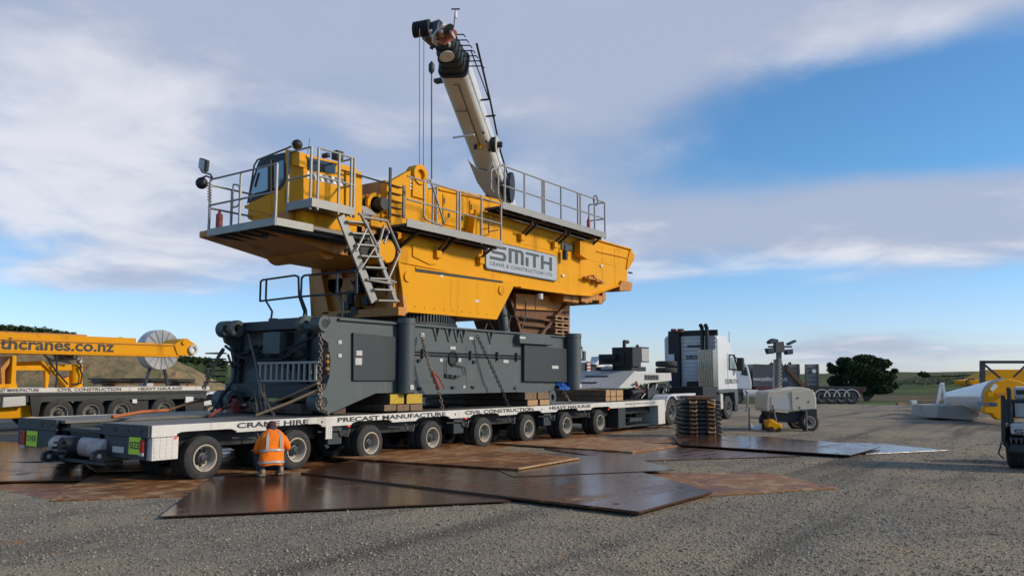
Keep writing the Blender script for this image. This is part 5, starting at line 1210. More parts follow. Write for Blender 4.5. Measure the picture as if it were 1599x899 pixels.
# head with sheaves
hb=MB(); hb.bar(BP(LT-.35,-.1,0),BP(LT+.15,-.35,0),.6,.55); hb.build('boom_head',GRY,mc,bev=.03)
for i in range(6): 
    c=BP(LT+.22,-.42,0)-ax1*(.09*i-.0)-dn*.02*i; MB().lathe([(0,.04),(0,.24),(.02,.24),(.035,.18),(.05,.24),(.07,.24),(.07,.04)],c,ax1,24).build('sheave',GRD,mc,smooth=40)
for (t,x,r,m) in ((-.10,-.05,.30,WHC),(-.02,.12,.22,PKR),(-.28,.12,.24,PNK),(-.12,.32,.20,PKR),(-.40,.30,.18,BLK)):
    c=BP(LT-t,x,ff*.45); MB().lathe([(0,.03),(0,r),(.05,r),(.05,r*.7),(.07,.03)],c,(ax1*.75+ax2*sgn*.66).normalized(),24).build('head_sheave',m,mc,smooth=40)
c=BP(LT-.55,.06,ff*.9); MB().lathe([(0,.02),(0,.22),(.05,.24),(.07,.16),(.05,.1),(.05,.02)],c,(ax1*.3+ax2*sgn).normalized(),24).build('head_sheave',WHC,mc,smooth=40)
for i in range(26):
    q=BP(LT+random.uniform(-.1,.45),random.uniform(-.3,.42),ff*random.uniform(.2,.9)); MB().bar(q,q+Vector((random.uniform(-.2,.2),random.uniform(-.1,.1),random.uniform(-.15,.15))),.07,.09).build('head_bracket',(PKR,WHC,RUS,PNK,BLK)[i%5],mc)
MB().tube([BP(LT+.2,.40,0),BP(LT+.2,.45,0)+Vector((0,0,.55))],.02,6).build('mast_antenna',GRD,mc)
q=BP(LT+.2,.45,0)+Vector((0,0,.30)); MB().box(q.x-.02,q.x+.08,q.y-.02,q.y+.02,q.z,q.z+.22).build('wind_flag',WHC,mc); q=q+Vector((0,0,.27)); MB().bar(q-cR*.09,q+cR*.09,.03,.03).ball(q+cR*.1,.03).ball(q-cR*.1,.03).build('anemometer',BLK,mc)
# hoist ropes down to the yellow crane
for (x,y0,x2,y1,r,vv) in ((655,45,655,262,.011,2.55),(662,58,661,268,.011,2.55),(674,100,674,280,.022,2.6)):
    MB().cyl(S3(x,y0,vv),S3(x2,y1,vv),r,n=5).build('hoist_rope',GRD,mc)
MB().lathe([(0,.02),(.1,.09),(.3,.09),(.4,.02)],S3(674,96,2.6),(0,0,-1),12).build('rope_weight',GRD,mc,smooth=40)
# carrier body glimpsed between the right jack and power pack
mcv=9.0
def mb(x0,x1,y0,y1,name,m,v0=mcv,dep=2.6,bev=.03,par=mc): a1=S(x0,y0,v0);a2=S(x1,y1,v0); return MB().box(a1[0],a2[0],v0,v0+dep,a2[1],a1[1]).build(name,m,par,bev=bev)
mb(780,922,562,584,'superstructure',GRD); mb(700,921,586,606,'carrier_deck',CRM); 
rb=mb(917,922,563,584,'reflector_board',LTW,mcv-.1,.05,0)
for i in range(4): yy=564+i*5; a1=S(917,yy,mcv-.11);a2=S(922,yy+3,mcv-.11); MB().box(a1[0],a2[0],mcv-.12,mcv-.101,a2[1],a1[1]).build('red_band',RED,rb)
w_=mb(932,976,564,602,'operator_cab',WHC,mcv,2.6,.2); 
mb(922,932,567,600,'engine_bay',BLK); mb(926,932,586,592,'step_light',LTW,mcv-.05,.05)
a1=S3(944,569,mcv); text('SMITH',(a1.x,mcv-.003,a1.z-.2),(1,0,0),(0,0,1),.75,LTR,w_,height=.16,bold=.02)
o=MB(); o.tube([S3(905,545,mcv),S3(905,560,mcv)],.12,8); o.build('exhaust_pipe',LGR,mc)
o=MB(); o.tube([S3(902,537,mcv),S3(907,543,mcv),S3(908,562,mcv)],.10,8); o.tube([S3(911,548,mcv),S3(911,563,mcv)],.14,8); o.build('exhaust_pipe',GRY,mc,smooth=40)
o=MB(); o.prism([S(x,y,mcv-.2) for x,y in ((929,569),(934,564),(936,556),(939,562),(939,570))],mcv-.2,mcv+.3); o.build('mirror_arm',WHC,mc,bev=.03)
for x in (760,800,905,960): 
    q=S3(x,618,mcv); wheel(mc,(q.x,mcv-.05,.62),'road',1)
# ------------------------------------------------------------------ tractor unit
tk=thing('truck_tractor','white prime mover with twin black exhaust stacks coupled to the platform trailer','truck',(24,1.4,0))
TV=.15; cz0=S(1120,612,TV)[1]
tu0=S(1121,560,TV)[0]; tu1=S(1161,590,TV)[0]
prof=[(tu0,1.15),(tu0,3.55),(tu0+.25,3.68),(tu0+1.15,3.60),(tu0+1.75,3.05),(tu0+2.05,2.45),(tu0+2.3,1.6),(tu0+2.3,.65),(tu0+1.95,.6),(tu0+1.9,1.15),(tu0+.9,1.15)]
cb=MB().prism(prof,TV,TV+2.5).build('cab',WHC,tk,bev=.06)
MB().prism([(tu0+.02,1.12),(tu0+.02,1.30),(tu0+1.0,1.32),(tu0+2.31,1.3),(tu0+2.31,.62),(tu0+1.96,.58),(tu0+1.86,1.16)],TV-.01,TV+2.51).build('cab_skirt',GRY,cb,bev=.02)
wn=[S(x,y,TV) for x,y in ((1138,554),(1146,554),(1151,577),(1138,576))]
MB().prism(wn,TV-.012,TV-.001).build('side_window',SKG,cb)
o=MB(); q=[Vector((p[0],TV-.02,p[1])) for p in wn]; o.tube(q+[q[0]],.03,6); o.build('window_frame',BLK,cb)
MB().prism([(tu0+1.1,1.4),(tu0+1.1,2.9),(tu0+1.13,2.9),(tu0+1.13,1.4)],TV-.004,TV+.02).build('door_gap',GRD,cb)
q=S3(1154,568,TV-.2); MB().box(q.x-.12,q.x+.12,TV-.42,TV-.12,q.z-.32,q.z+.28).build('wing_mirror',BLK,cb,bev=.05)
o=MB(); o.tube([(q.x,TV-.1,q.z+.25),(q.x-.25,TV+.05,q.z+.4)],.03,6); o.build('mirror_arm',BLK,cb)
smith((S(1132,592,TV)[0],TV-.004,S(1132,599,TV)[1]),(1,0,0),(0,0,1),S(1153,592,TV)[0]-S(1132,592,TV)[0],.20,LTR,cb,.004)
MB().box(tu0+.1,tu0+.6,TV+.2,TV+2.3,3.62,3.72).build('roof_lamp',WYE,cb,bev=.03)
o=MB(); o.tube([(tu1-.9,TV+.3,3.4),(tu1-.85,TV+.3,3.9)],.012,5); o.build('antenna',BLK,cb)
# rear wall
def tb(x0,x1,y0,y1,ua,t,name,m,bev=.01,par=None):
    A_=E(x0,y0,ua);B_=E(x1,y1,ua); return MB().box(ua,ua+t,B_[0],A_[0],B_[1],A_[1]).build(name,m,par or cb,bev=bev)
tb(1063,1119,524,603,tu0-.06,.058,'rear_panel',WHC)
tb(1043,1062,520,618,tu0-.25,.24,'intake_column',BLK); tb(1043,1120,517,523,tu0-.10,.09,'rear_cornice',BLK)
o=MB()
for i in range(12):
    y=528+i*6.3; A_=E(1064,y,tu0-.07);B_=E(1118,y+.9,tu0-.07); o.box(tu0-.075,tu0-.061,B_[0],A_[0],B_[1],A_[1])
o.build('panel_rib',LGR,cb)
tb(1073,1095,539,541.5,tu0-.12,.05,'grab_bar',GRD); tb(1072,1096,595,603,tu0-.10,.038,'lower_recess',BLK)
A_=E3(1071,561,tu0-.085); smith((tu0-.085,A_.y,A_.z),(0,-1,0),(0,0,1),abs(A_.y-E3(1092,561,tu0).y),.17,LTR,cb,.004)
o=MB(); A_=E3(1052,519,tu0-.1); o.cyl((tu0-.1,A_.y,A_.z),(tu0-.1,A_.y,A_.z+.16),.13,n=12); A_=E3(1063,519,tu0-.1); o.cyl((tu0-.1,A_.y,A_.z),(tu0-.1,A_.y,A_.z+.16),.15,n=12); o.build('air_intake',RUS,cb)
tb(1043,1053,553,567,tu0-.3,.02,'work_lamp_frame',LTW)
# exhaust shield and stacks
eu=tu0-.55
es=MB(); A_=E(1089,546,eu);B_=E(1115,604,eu)
nrib=9
for i in range(nrib):
    v_=B_[0]+(A_[0]-B_[0])*(i+.5)/nrib; es.cyl((eu+.05,v_,B_[1]),(eu+.05,v_,A_[1]),(A_[0]-B_[0])/nrib*.52,n=10)
es.build('exhaust_shield',CHR,tk,smooth=50)
MB().box(eu+.05,tu0-.1,B_[0],B_[0]+.08,B_[1],A_[1]).build('shield_side',CHR,tk)
for x in (1097,1104.5):
    q=E3(x,546,eu+.2); MB().tube([(eu+.2,q.y,q.z-.2),(eu+.2,q.y,E3(x,511,eu).z),(eu+.05,q.y,E3(x,507,eu).z)],.085,12).build('exhaust_stack',BLK,tk,smooth=50)
# chassis, mudguards, tanks, wheels
MB().box(tu0-6.2,tu0+2.0,TV+.75,TV+.95,.65,.95).box(tu0-6.2,tu0+2.0,TV+1.6,TV+1.8,.65,.95).build('chassis_rail',GRD,tk)
MB().box(tu0-1.6,tu0-.1,TV+.05,TV+2.4,.98,1.42).build('equipment_rack',BLK,tk,bev=.03)
MB().cyl((tu0-1.6,TV+.35,.72),(tu0-.25,TV+.35,.72),.32,n=20).build('fuel_tank',LGR,tk,smooth=40)
MB().cyl((tu0-4.4,TV+1.2,1.0),(tu0-4.4,TV+1.2,1.12),.5,n=20).build('turntable_plate',RUS,tk)
wu_=[S(1049,640,TV)[0],S(1075,640,TV)[0]]
for w_u in wu_:
    wheel(tk,(w_u,TV,.52),'road',1); wheel(tk,(w_u,TV+.32,.52),'road',1,full=False); wheel(tk,(w_u,TV+2.5,.52),'road',-1); wheel(tk,(w_u,TV+2.2,.52),'road',-1,full=False)
    gpts=[(w_u+.66*math.cos(t),.55+.62*math.sin(t)) for t in [math.pi*k/12 for k in range(13)]]+[(w_u+.60*math.cos(t),.55+.56*math.sin(t)) for t in [math.pi*k/12 for k in range(12,-1,-1)]]
    g=MB()
    for k in range(12):
        quad=[gpts[k],gpts[k+1],gpts[25-k-1],gpts[25-k]]; g.prism(quad,TV-.03,TV+.6)
    g.build('mudguard',WHC,tk)
MB().box(wu_[0],wu_[1]+.7,TV-.02,TV+.2,1.10,1.18).build('guard_bridge',WHC,tk)
swu=S(1138,636,TV)[0]; wheel(tk,(swu,TV,.50),'road',1); wheel(tk,(swu,TV+2.5,.50),'road',-1)
MB().box(tu0+.2,swu-.62,TV,TV+.5,.45,1.10).build('step_panel',LGR,tk,bev=.03)
MB().tube([(tu1+.05,TV-.05,.3),(tu1+.25,TV-.05,.35),(tu1+.3,TV-.05,1.1),(tu1+.05,TV-.05,1.2)],.05,8).build('bull_bar',CHR,tk,smooth=40)
MB().box(tu0+1.95,tu0+2.35,TV+.02,TV+2.48,.3,.62).build('bumper',GRD,tk,bev=.04)
# ------------------------------------------------------------------ stack of steel pads
base=[G(1064,682),G(1126,682)]
sx0,sz0=K(1064,682,26); 
dpad=1.789*FPX/(682-589.7)/1.0
XP=KX(dpad)
lx0=K(1066,650,dpad)[0]; lx1=K(1127,650,dpad)[0]
zt_=K(1095,618,dpad)[1]; nP=10; hh=zt_/nP
ordn=['bottom','second from bottom','third from bottom','fourth from bottom','fifth from bottom','sixth from bottom','fourth from top','third from top','second from top','topmost']
random.seed(11)
for i in range(nP):
    j=random.uniform(-.03,.03); j2=random.uniform(-.03,.03); w=0 if i<nP-1 else .18
    ro=XP(((lx0+lx1)/2,0,i*hh)); t=thing('steel_pad',f'dark steel pad with rusty chain stirrups, {ordn[i]} of its stack','steel pad',ro)
    a_,b_3=lx0+j+w,lx1+j2-w
    MB(XP).prism([(a_,i*hh+.02),(b_3,i*hh+.02),(b_3,i*hh+hh*.45),(b_3-.05,i*hh+hh*.93),(a_+.05,i*hh+hh*.93),(a_,i*hh+hh*.45)],0,1.15).build('pad',BLK if i<nP-1 else RUS,t,bev=.01)
    if i<nP-1:
        for cx in (lx0+(lx1-lx0)*.27,lx0+(lx1-lx0)*.73):
            b=MB(XP); b.tube([(cx-.10,-.02,i*hh+hh*.8),(cx-.06+random.uniform(-.04,.04),-.09,i*hh+hh*.35),(cx+.07+random.uniform(-.04,.04),-.09,i*hh+hh*.35),(cx+.10,-.02,i*hh+hh*.8)],.022,6); b.build('stirrup',random.choice((WDL,RUS,ORA,STL,WDM)),t,smooth=50)
            MB(XP).box(cx-.13,cx+.13,-.02,-.001,i*hh+hh*.2,i*hh+hh*.8).build('stirrup_recess',RUS,t)
# ------------------------------------------------------------------ light tower
dl=1.789*FPX/(671-589.7); XL=KX(dl)
def kk(x,y,d=dl): return K(x,y,d)
lt=thing('light_tower','cream mobile light tower on two wheels with four floodlights on a mast','light tower',XL((kk(1237,670)[0],0.2,0)))
def kp(pxs,y0,y1,name,m,bev=.02,par=lt,X=XL,d=dl): return MB(X).prism([K(x,y,d) for x,y in pxs],y0,y1).build(name,m,par,bev=bev)
kp([(1197,637),(1198,614),(1201,611),(1236,607),(1252,604),(1263,606),(1272,612),(1275,622),(1275,640),(1232,643),(1231,645),(1198,642)],.0,1.35,'canopy',CRM,.05)
kp([(1204,619),(1231,618),(1234,640),(1204,638)],-.012,.0,'access_panel',LGR,.004)
kp([(1235,611),(1269,608),(1273,622),(1273,638),(1237,641)],-.03,.0,'side_door',CRM,.02)
kp([(1246,641),(1275,638),(1275,653),(1271,650),(1258,644)],-.05,.25,'mudguard',BLK,.01)
kp([(1205,643),(1258,642),(1258,655),(1246,660),(1208,658)],.1,1.2,'chassis',BLK,.02)
for (x,y) in ((1245,621),(1248,636),(1251,640),(1262,627)): q=kk(x,y); MB(XL).box(q[0]-.02,q[0]+.02,-.04,-.012,q[1]-.03,q[1]+.03).build('latch',BLK,lt)
q=kk(1263.5,659); zr=-(math.pi/2-YAW)
wheel(lt,XL((q[0],-.05,.30)),'small',1,0,zr); wheel(lt,XL((q[0],1.3,.30)),'small',-1,0,zr); q=kk(1215,658); wheel(lt,XL((q[0],.9,.30)),'small',1,0,zr,full=False)
kp([(1221,605),(1222,540),(1228,540),(1229,605)],.5,.68,'mast',GAL,.004); kp([(1219,607),(1220,560),(1231,560),(1231,607)],.70,.85,'mast_sleeve',LGR,.004)
o=MB(XL)
for i in range(8): a_=kk(1225,600-i*6); o.tube([(a_[0]-.05,.48,a_[1]),(a_[0]+.05,.46,a_[1]-.06),(a_[0]-.05,.44,a_[1]-.10)],.014,5)
o.build('coiled_cable',LGR,lt)
kp([(1218,533),(1231,532),(1233,549),(1218,550)],.45,.75,'mast_head',GAL,.01)
o=MB(XL); a_=kk(1208,540);b_4=kk(1246,540); o.tube([(a_[0],.6,a_[1]),(b_4[0],.6,b_4[1])],.03,6); o.build('cross_arm',BLK,lt)
for pxs in ([(1206,532),(1213,527),(1223,529),(1222,534),(1208,536)],[(1203,543),(1215,542),(1216,551),(1206,552)],[(1237,535),(1250,529),(1252,532),(1240,538)],[(1234,545),(1246,544),(1246,552),(1235,553)]):
    f_=kp(pxs,.45,.70,'floodlight',BLK,.02); cx=sum(p[0] for p in pxs)/len(pxs);cy=sum(p[1] for p in pxs)/len(pxs)
    MB(XL).prism([K(cx+(p[0]-cx)*.75,cy+(p[1]-cy)*.75,dl) for p in pxs],.43,.449).build('lens',LNS,f_)
for x in (1256,): 
    a_=kk(x,640);c_5=kk(x,673); o=MB(XL); o.cyl((a_[0],-.15,a_[1]),(a_[0],-.15,.02),.03,n=8)
    for i in range(9): o.cyl((a_[0],-.15,.1+i*.07),(a_[0],-.15,.12+i*.07),.045,n=8)
    o.cyl((a_[0],-.15,.0),(a_[0],-.15,.02),.12,n=12); o.build('stabiliser_jack',GAL,lt)
o=MB(XL); o.tube([(kk(1205,632)[0],-.1,kk(1205,632)[1]),(kk(1210,668)[0],-.3,.1)],.03,6); o.build('drawbar_jack',GAL,lt)
# barrier with a white bag and a yellow tool
bf=thing('folding_barrier','low metal barrier frame with a pale bag hung in it beside the light tower','barrier',XL((kk(1178,668)[0],-.2,0)))
o=MB(XL); h=lambda x,y,dd=-.2:(kk(x,y)[0],dd,max(.0,kk(x,y)[1])); o.tube([h(1167,636),h(1167,670)],.02,6); o.tube([h(1189,652),h(1189,671)],.02,6); o.tube([h(1167,651),h(1189,652)],.015,6); o.tube([h(1167,668),h(1189,668)],.015,6); o.build('frame',BLK,bf)
o=MB(XL); pts=[(1169,658),(1174,665),(1181,663),(1187,660),(1187,670),(1180,671),(1172,670),(1168,667)]; o.prism([kk(*p) for p in pts],-.22,-.05); o.build('pale_bag',LTW,bf,bev=.03)
yw=thing('yellow_compactor','small yellow wheeled machine on the ground left of the light tower','compactor',XL((kk(1205,668)[0],-.3,0)))
kp([(1192,655),(1198,652),(1206,658),(1213,660),(1215,666),(1208,671),(1196,670),(1190,664)],-.5,-.1,'body',YEL,.05,par=yw)
o=MB(XL); o.tube([h(1193,660,-.3),h(1198,640,-.3),h(1206,640,-.3)],.02,6); o.cyl(h(1197,668,-.55),h(1197,668,-.05),.08,n=10); o.cyl(h(1209,669,-.55),h(1209,669,-.05),.07,n=10); o.build('handle',BLK,yw)
# ------------------------------------------------------------------ far red flat trailer with lorry
dr=56.0; XR=KX(dr); ZR=-(math.pi/2-YAW)
rt=thing('low_loader','distant dark red low-loader trailer with its loading ramps standing upright','trailer',XR((K(1260,630,dr)[0],0,0)))
kr=lambda pxs,y0,y1,n,m,bev=.02,par=rt: MB(XR).prism([K(x,y,dr) for x,y in pxs],y0,y1).build(n,m,par,bev=bev)
kr([(1180,603),(1352,604),(1352,611),(1180,609)],0,2.5,'deck',DRD); kr([(1258,606),(1350,607),(1350,604),(1258,603)],-.03,2.53,'deck_edge',BLK,.0)
kr([(1270,611),(1350,611),(1350,617),(1270,617)],.3,2.2,'under_frame',DRD)
kr([(1176,604),(1176,570),(1180,568),(1228,570),(1232,577),(1257,600),(1257,604)],.1,2.3,'dropside_body',CUR)
kr([(1229,569),(1233,577),(1258,601),(1252,604),(1228,578)],-.1,.1,'folded_ramp',RUS,.0)
q=K(1169,592,dr); text('www.smithcranes.co.nz',XR((K(1176.5,591,dr)[0],.09,K(1176,594.5,dr)[1])),cR,(0,0,1),K(1230,591,dr)[0]-K(1176.5,591,dr)[0],LTW,rt,height=.30,bold=.02)
for (a_,b_5) in ((1240,1258.5),(1268.5,1289)):
    rp=kr([(a_,604),(a_,568),(b_5,567.5),(b_5,604)],1.2,1.5,'loading_ramp',DRT)
    o=MB(XR)
    for i in range(5): z0_=K(a_,573+i*7,dr)[1]; o.box(K(a_,590,dr)[0]+.02,K(b_5,590,dr)[0]-.02,1.12,1.19,z0_-.03,z0_+.03)
    o.box(K(a_,590,dr)[0],K(a_,590,dr)[0]+.10,1.1,1.19,K(a_,604,dr)[1],K(a_,568,dr)[1]); o.box(K(b_5,590,dr)[0]-.1,K(b_5,590,dr)[0],1.1,1.19,K(a_,604,dr)[1],K(a_,568,dr)[1]); o.build('ramp_rib',GAL,rp)
q=K(1280,579,dr); MB(XR).cyl((q[0],1.05,q[1]),(q[0],1.18,q[1]),.14,n=14).build('ramp_reflector',LTW,rt)
for x in (1283.5,1299,1314,1330): q=K(x,622,dr); wheel(rt,XR((q[0],-.05,.46)),'road',1,0,ZR); wheel(rt,XR((q[0],2.5,.46)),'road',-1,0,ZR)
for x in (1283.5,1299,1314,1330):
    q=K(x,622,dr); g=MB(XR)
    for k in range(8):
        t0,t1=math.pi*k/8,math.pi*(k+1)/8; g.prism([(q[0]+.58*math.cos(t0),.48+.55*math.sin(t0)),(q[0]+.58*math.cos(t1),.48+.55*math.sin(t1)),(q[0]+.50*math.cos(t1),.48+.48*math.sin(t1)),(q[0]+.50*math.cos(t0),.48+.48*math.sin(t0))],-.08,.4)
    g.build('mudguard',LGR,rt)
tt=thing('distant_truck','far white lorry nose partly hidden behind the prime mover','truck',XR((K(1165,630,dr)[0],0,0)))
krt=lambda pxs,y0,y1,n,m,bev=.03: MB(XR).prism([K(x,y,dr) for x,y in pxs],y0,y1).build(n,m,tt,bev=bev)
krt([(1140,607),(1140,566),(1166,567),(1170,577),(1174,596),(1174,608)],0,2.4,'cab',WHC,.08); krt([(1158,585),(1159,572),(1165,573),(1168,586)],-.02,-.001,'side_window',GLD,0)
krt([(1140,608),(1175,608),(1186,610),(1186,622),(1140,622)],.3,2.1,'chassis',LGR); q=K(1172,615,dr); MB(XR).cyl((K(1160,615,dr)[0],.1,q[1]),(K(1184,615,dr)[0],.1,q[1]),.32,n=16).build('fuel_tank',LGR,tt,smooth=40)
for x in (1150,1195): q=K(x,621,dr); wheel(tt,XR((q[0],-.1,.46)),'road',1,0,ZR)
# debris planks far
for i,(x0,x1,y,m,lab) in enumerate(((1402,1418,628,WDL,'pale plank lying at the far yard edge, left one'),(1424,1432,626,LTW,'small white post block at the far yard edge'),(1436,1470,629,RUS,'long rusty plank at the far yard edge'))):
    d_=54; a_=K(x0,y,d_);b_6=K(x1,y,d_); o=MB(KX(d_)).box(a_[0],b_6[0],0,.3,0,.16 if i!=1 else .3).build('far_plank',m,org=KX(d_)((a_[0],0,0))); tag(o,lab,'plank')
# ------------------------------------------------------------------ right side: block, trestles, tower section, frame
db=1.789*FPX/(655-589.7); XB=KX(db); kb=lambda x,y:K(x,y,db)
o=MB(XB); o.prism([kb(1462,652),kb(1465,633),kb(1505,632),kb(1530,645),kb(1530,655),kb(1500,655)],0,2.2); o=o.build('concrete_block',CON,bev=.03,org=XB((kb(1490,650)[0],0,0))); tag(o,'pale sloped concrete block lying below the white tower section','block')
for i,x in enumerate((1480,1487)):
    t=thing('trestle',['white wooden A-frame trestle, left of the pair by the block','white wooden A-frame trestle, right of the pair by the block'][i],'trestle',XB((kb(x,632)[0],.5+i*.2,kb(x,632)[1])))
    o=MB(XB); X_=lambda xx,y:(kb(xx,y)[0],.5+i*.3,kb(xx,y)[1])
    for a1,a2 in (((x-1,599),(x-7,632)),((x+1,599),(x+7,632))): o=MB(XB); o.bar(X_(*a1),X_(*a2),.07,.08); o.build('trestle_leg',LTW,t)
    for y in (606,614,622): o=MB(XB); w=(y-599)/33*6; o.bar(X_(x-w,y),X_(x+w,y),.04,.05); o.build('cross_bar',LTW,t)
    o=MB(XB); o.bar(X_(x-2,599),X_(x+3,599),.10,.10); o.build('trestle_head',LTW,t)
ts=thing('tower_section','tapered white tube section with an orange-yellow end flange lying on the yard','tower section',XB((kb(1540,640)[0],3,0)))
# axis from left-small end to right-big end, coming toward the camera
d1=db+6; pA=Vector(KX(d1)((K(1482,618,d1)[0],0,K(1500,620,d1)[1]))); d2=db-4; cc=K(1580,622,d2); pB=Vector(KX(d2)((cc[0],0,cc[1])))
axd=(pB-pA).normalized(); LL=(pB-pA).length
MB().lathe([(0,.01),(0,.28),(LL*.5,.55),(LL*.9,.78),(LL*.9,.6)],pA,axd,40).build('tube_shell',WHC,ts,smooth=50)
d3=db-3.7; c3=K(1572,624,d3); P3=Vector(KX(d3)((c3[0],0,c3[1])))
fl=MB(KX(d3))
pts=[(1541,612),(1548,602),(1560,595),(1575,591),(1592,594),(1605,600),(1612,615),(1612,640),(1590,655),(1572,655),(1558,655),(1552,650),(1550,646),(1543,645),(1536,644),(1537,636),(1542,630)]
fl.prism([K(x,y,d3) for x,y in pts],0,.25); fl.build('end_flange',YEL,ts,bev=.04)
MB(KX(d3)).prism([K(x,y,d3) for x,y in ((1545,607),(1553,598),(1558,603),(1549,611))],-.02,-.002).build('pale_label',LTW,ts)
MB(KX(d3)).prism([K(x,y,d3) for x,y in ((1572,642),(1577,641),(1578,650),(1573,650))],-.02,-.002).build('pale_label',LTW,ts)
MB(KX(d3)).bar((K(1552,615,d3)[0],-.1,K(1552,615,d3)[1]),(K(1575,613,d3)[0],-.1,K(1575,613,d3)[1]),.1,.06).build('flange_bracket',ORA,ts)
text('Vestas',KX(d3)((K(1521,633,d3)[0],-.25,K(1521,634,d3)[1])),cR,(0,0,1),.75,mat('navy_lettering',(.02,.05,.16),.5,bump=0),ts,height=.22,bold=.02)
MB(KX(d3)).box(K(1546,637,d3)[0],K(1556,637,d3)[0],-.02,-.002,K(1546,633,d3)[1],K(1546,628,d3)[1]).build('dark_label',GRD,ts)
bf2=thing('steel_gantry','black steel portal frame with diagonal braces above the tower section','gantry',XB((kb(1535,650)[0],5,0)))
d4=db+5; X4=KX(d4); k4=lambda x,y,dd=0:(K(x,y,d4)[0],dd,K(x,y,d4)[1])
for a1,a2 in (((1534,564),(1534,640)),((1660,564),(1660,650))): MB(X4).bar(k4(*a1),k4(*a2),.20,.16).build('post',BLK,bf2)
MB(X4).bar(k4(1531,565),k4(1665,565),.16,.14).build('top_beam',BLK,bf2); 
for a1,a2 in (((1537,569),(1562,590)),((1600,572),(1583,588)),((1600,570),(1640,600))): MB(X4).bar(k4(*a1),k4(*a2),.08,.08).build('brace',BLK,bf2)
yb=thing('yellow_boom','yellow crane boom section lying behind the black portal frame','boom',KX(db+9)((K(1560,640,db+9)[0],0,0)))
d5=db+9; MB(KX(d5)).prism([K(x,y,d5) for x,y in ((1513,594),(1530,592),(1555,579),(1562,576.5),(1680,577),(1680,604),(1530,604),(1516,600))],0,1.6).build('boom_body',YEL,yb,bev=.03)
MB(KX(d5)).prism([K(x,y,d5) for x,y in ((1530,605),(1536,604),(1536,650),(1530,650))],.2,1.2).build('boom_rest',RUS,yb)
o=MB(KX(d5)); o.tube([(K(x,y,d5)[0],-.1,K(x,y,d5)[1]) for x,y in ((1520,602),(1509,600),(1507,595),(1512,592),(1520,592))],.04,6); o.build('hose_loop',BLK,yb,smooth=50)
# ------------------------------------------------------------------ skid-steer at right edge
ds=15.6; _r=ray(1625,700); SKY=Vector((_r.x,_r.y,0)).normalized(); SKX=Vector((SKY.y,-SKY.x,0)); _t=ds/_r.dot(Fh); SKP=CAM+_r*_t; SKP.z=0; SKA=math.atan2(SKY.y,SKY.x)
def XS(p): return SKP+SKX*p[0]+SKY*p[1]+Vector((0,0,p[2]))
def ks(x,y):
    r=ray(x,y); t=(SKP-CAM).dot(SKY)/r.dot(SKY); p=CAM+r*t; return ((p-SKP).dot(SKX),p.z)
sk=thing('skid_loader','grey and black wheeled yard machine with lettered tail cut by the right edge','loader',XS((ks(1620,732)[0],.5,0)))
def kq(x0,x1,y0,y1,a_,b_7,n,m,bev=.02): p=ks(x0,y0);q=ks(x1,y1); return MB(XS).box(p[0],q[0],a_,b_7,max(0,q[1]),p[1]).build(n,m,sk,bev=bev)
tailp=kq(1577,1690,660,682,.0,.5,'tail_cover',LGR,.04); kq(1575,1690,682,691,-.05,.5,'grille_guard',BLK); kq(1576,1690,692,712,-.05,.6,'rear_bumper',GRD,.04)
kq(1581,1690,604,625,.35,1.6,'cab_roof',LGR,.05); kq(1579,1690,626,656,.3,1.5,'rear_hood',GRD,.04); kq(1583,1690,628,654,.27,.299,'rear_grille',LGR,.01)
kq(1586,1600,609,616,.33,.349,'rear_window',GLD,0); kq(1602,1680,609,616,.33,.349,'rear_window',GLD,0)
o=MB(XS); 
for a1,a2 in (((1566,617),(1567,690)),((1571,625),(1572,660)),((1567,690),(1580,705)),((1569,626),(1600,626)),((1576,607),(1578,660))): p=ks(*a1);q=ks(*a2); o.tube([(p[0],.05,p[1]),(q[0],.05,q[1])],.04,8)
o.build('lift_arm_frame',GRD,sk,smooth=50)
kq(1563,1570,618,690,.1,.5,'lift_arm',GRD,.02); kq(1570,1578,605,640,.5,.9,'cab_pillar',BLK,.01); kq(1573,1583,641,662,.1,.5,'hydraulic_block',BLK,.01)
o=MB(XS); o.tube([(ks(1564,690)[0],0,ks(1564,690)[1]),(ks(1559,708)[0],0,ks(1559,708)[1]),(ks(1568,716)[0],0,ks(1568,716)[1])],.015,6); o.build('hanging_hose',BLK,sk)
for x in (1599,1715):
    q=ks(x,700)
    for yy in (.62,1.85): wheel(sk,XS((q[0],yy,.42)),'skid',1,0,SKA)
p=ks(1584,677); smith(XS((p[0],-.004,p[1])),SKX,(0,0,1),.62,.09,LTR,tailp,.004)
o=MB(XS)
for i in range(9): p=ks(1578+i*8,687); o.box(p[0],p[0]+.02,-.07,-.052,p[1]-.05,p[1]+.04)
o.build('grille_bar',GAL,sk)
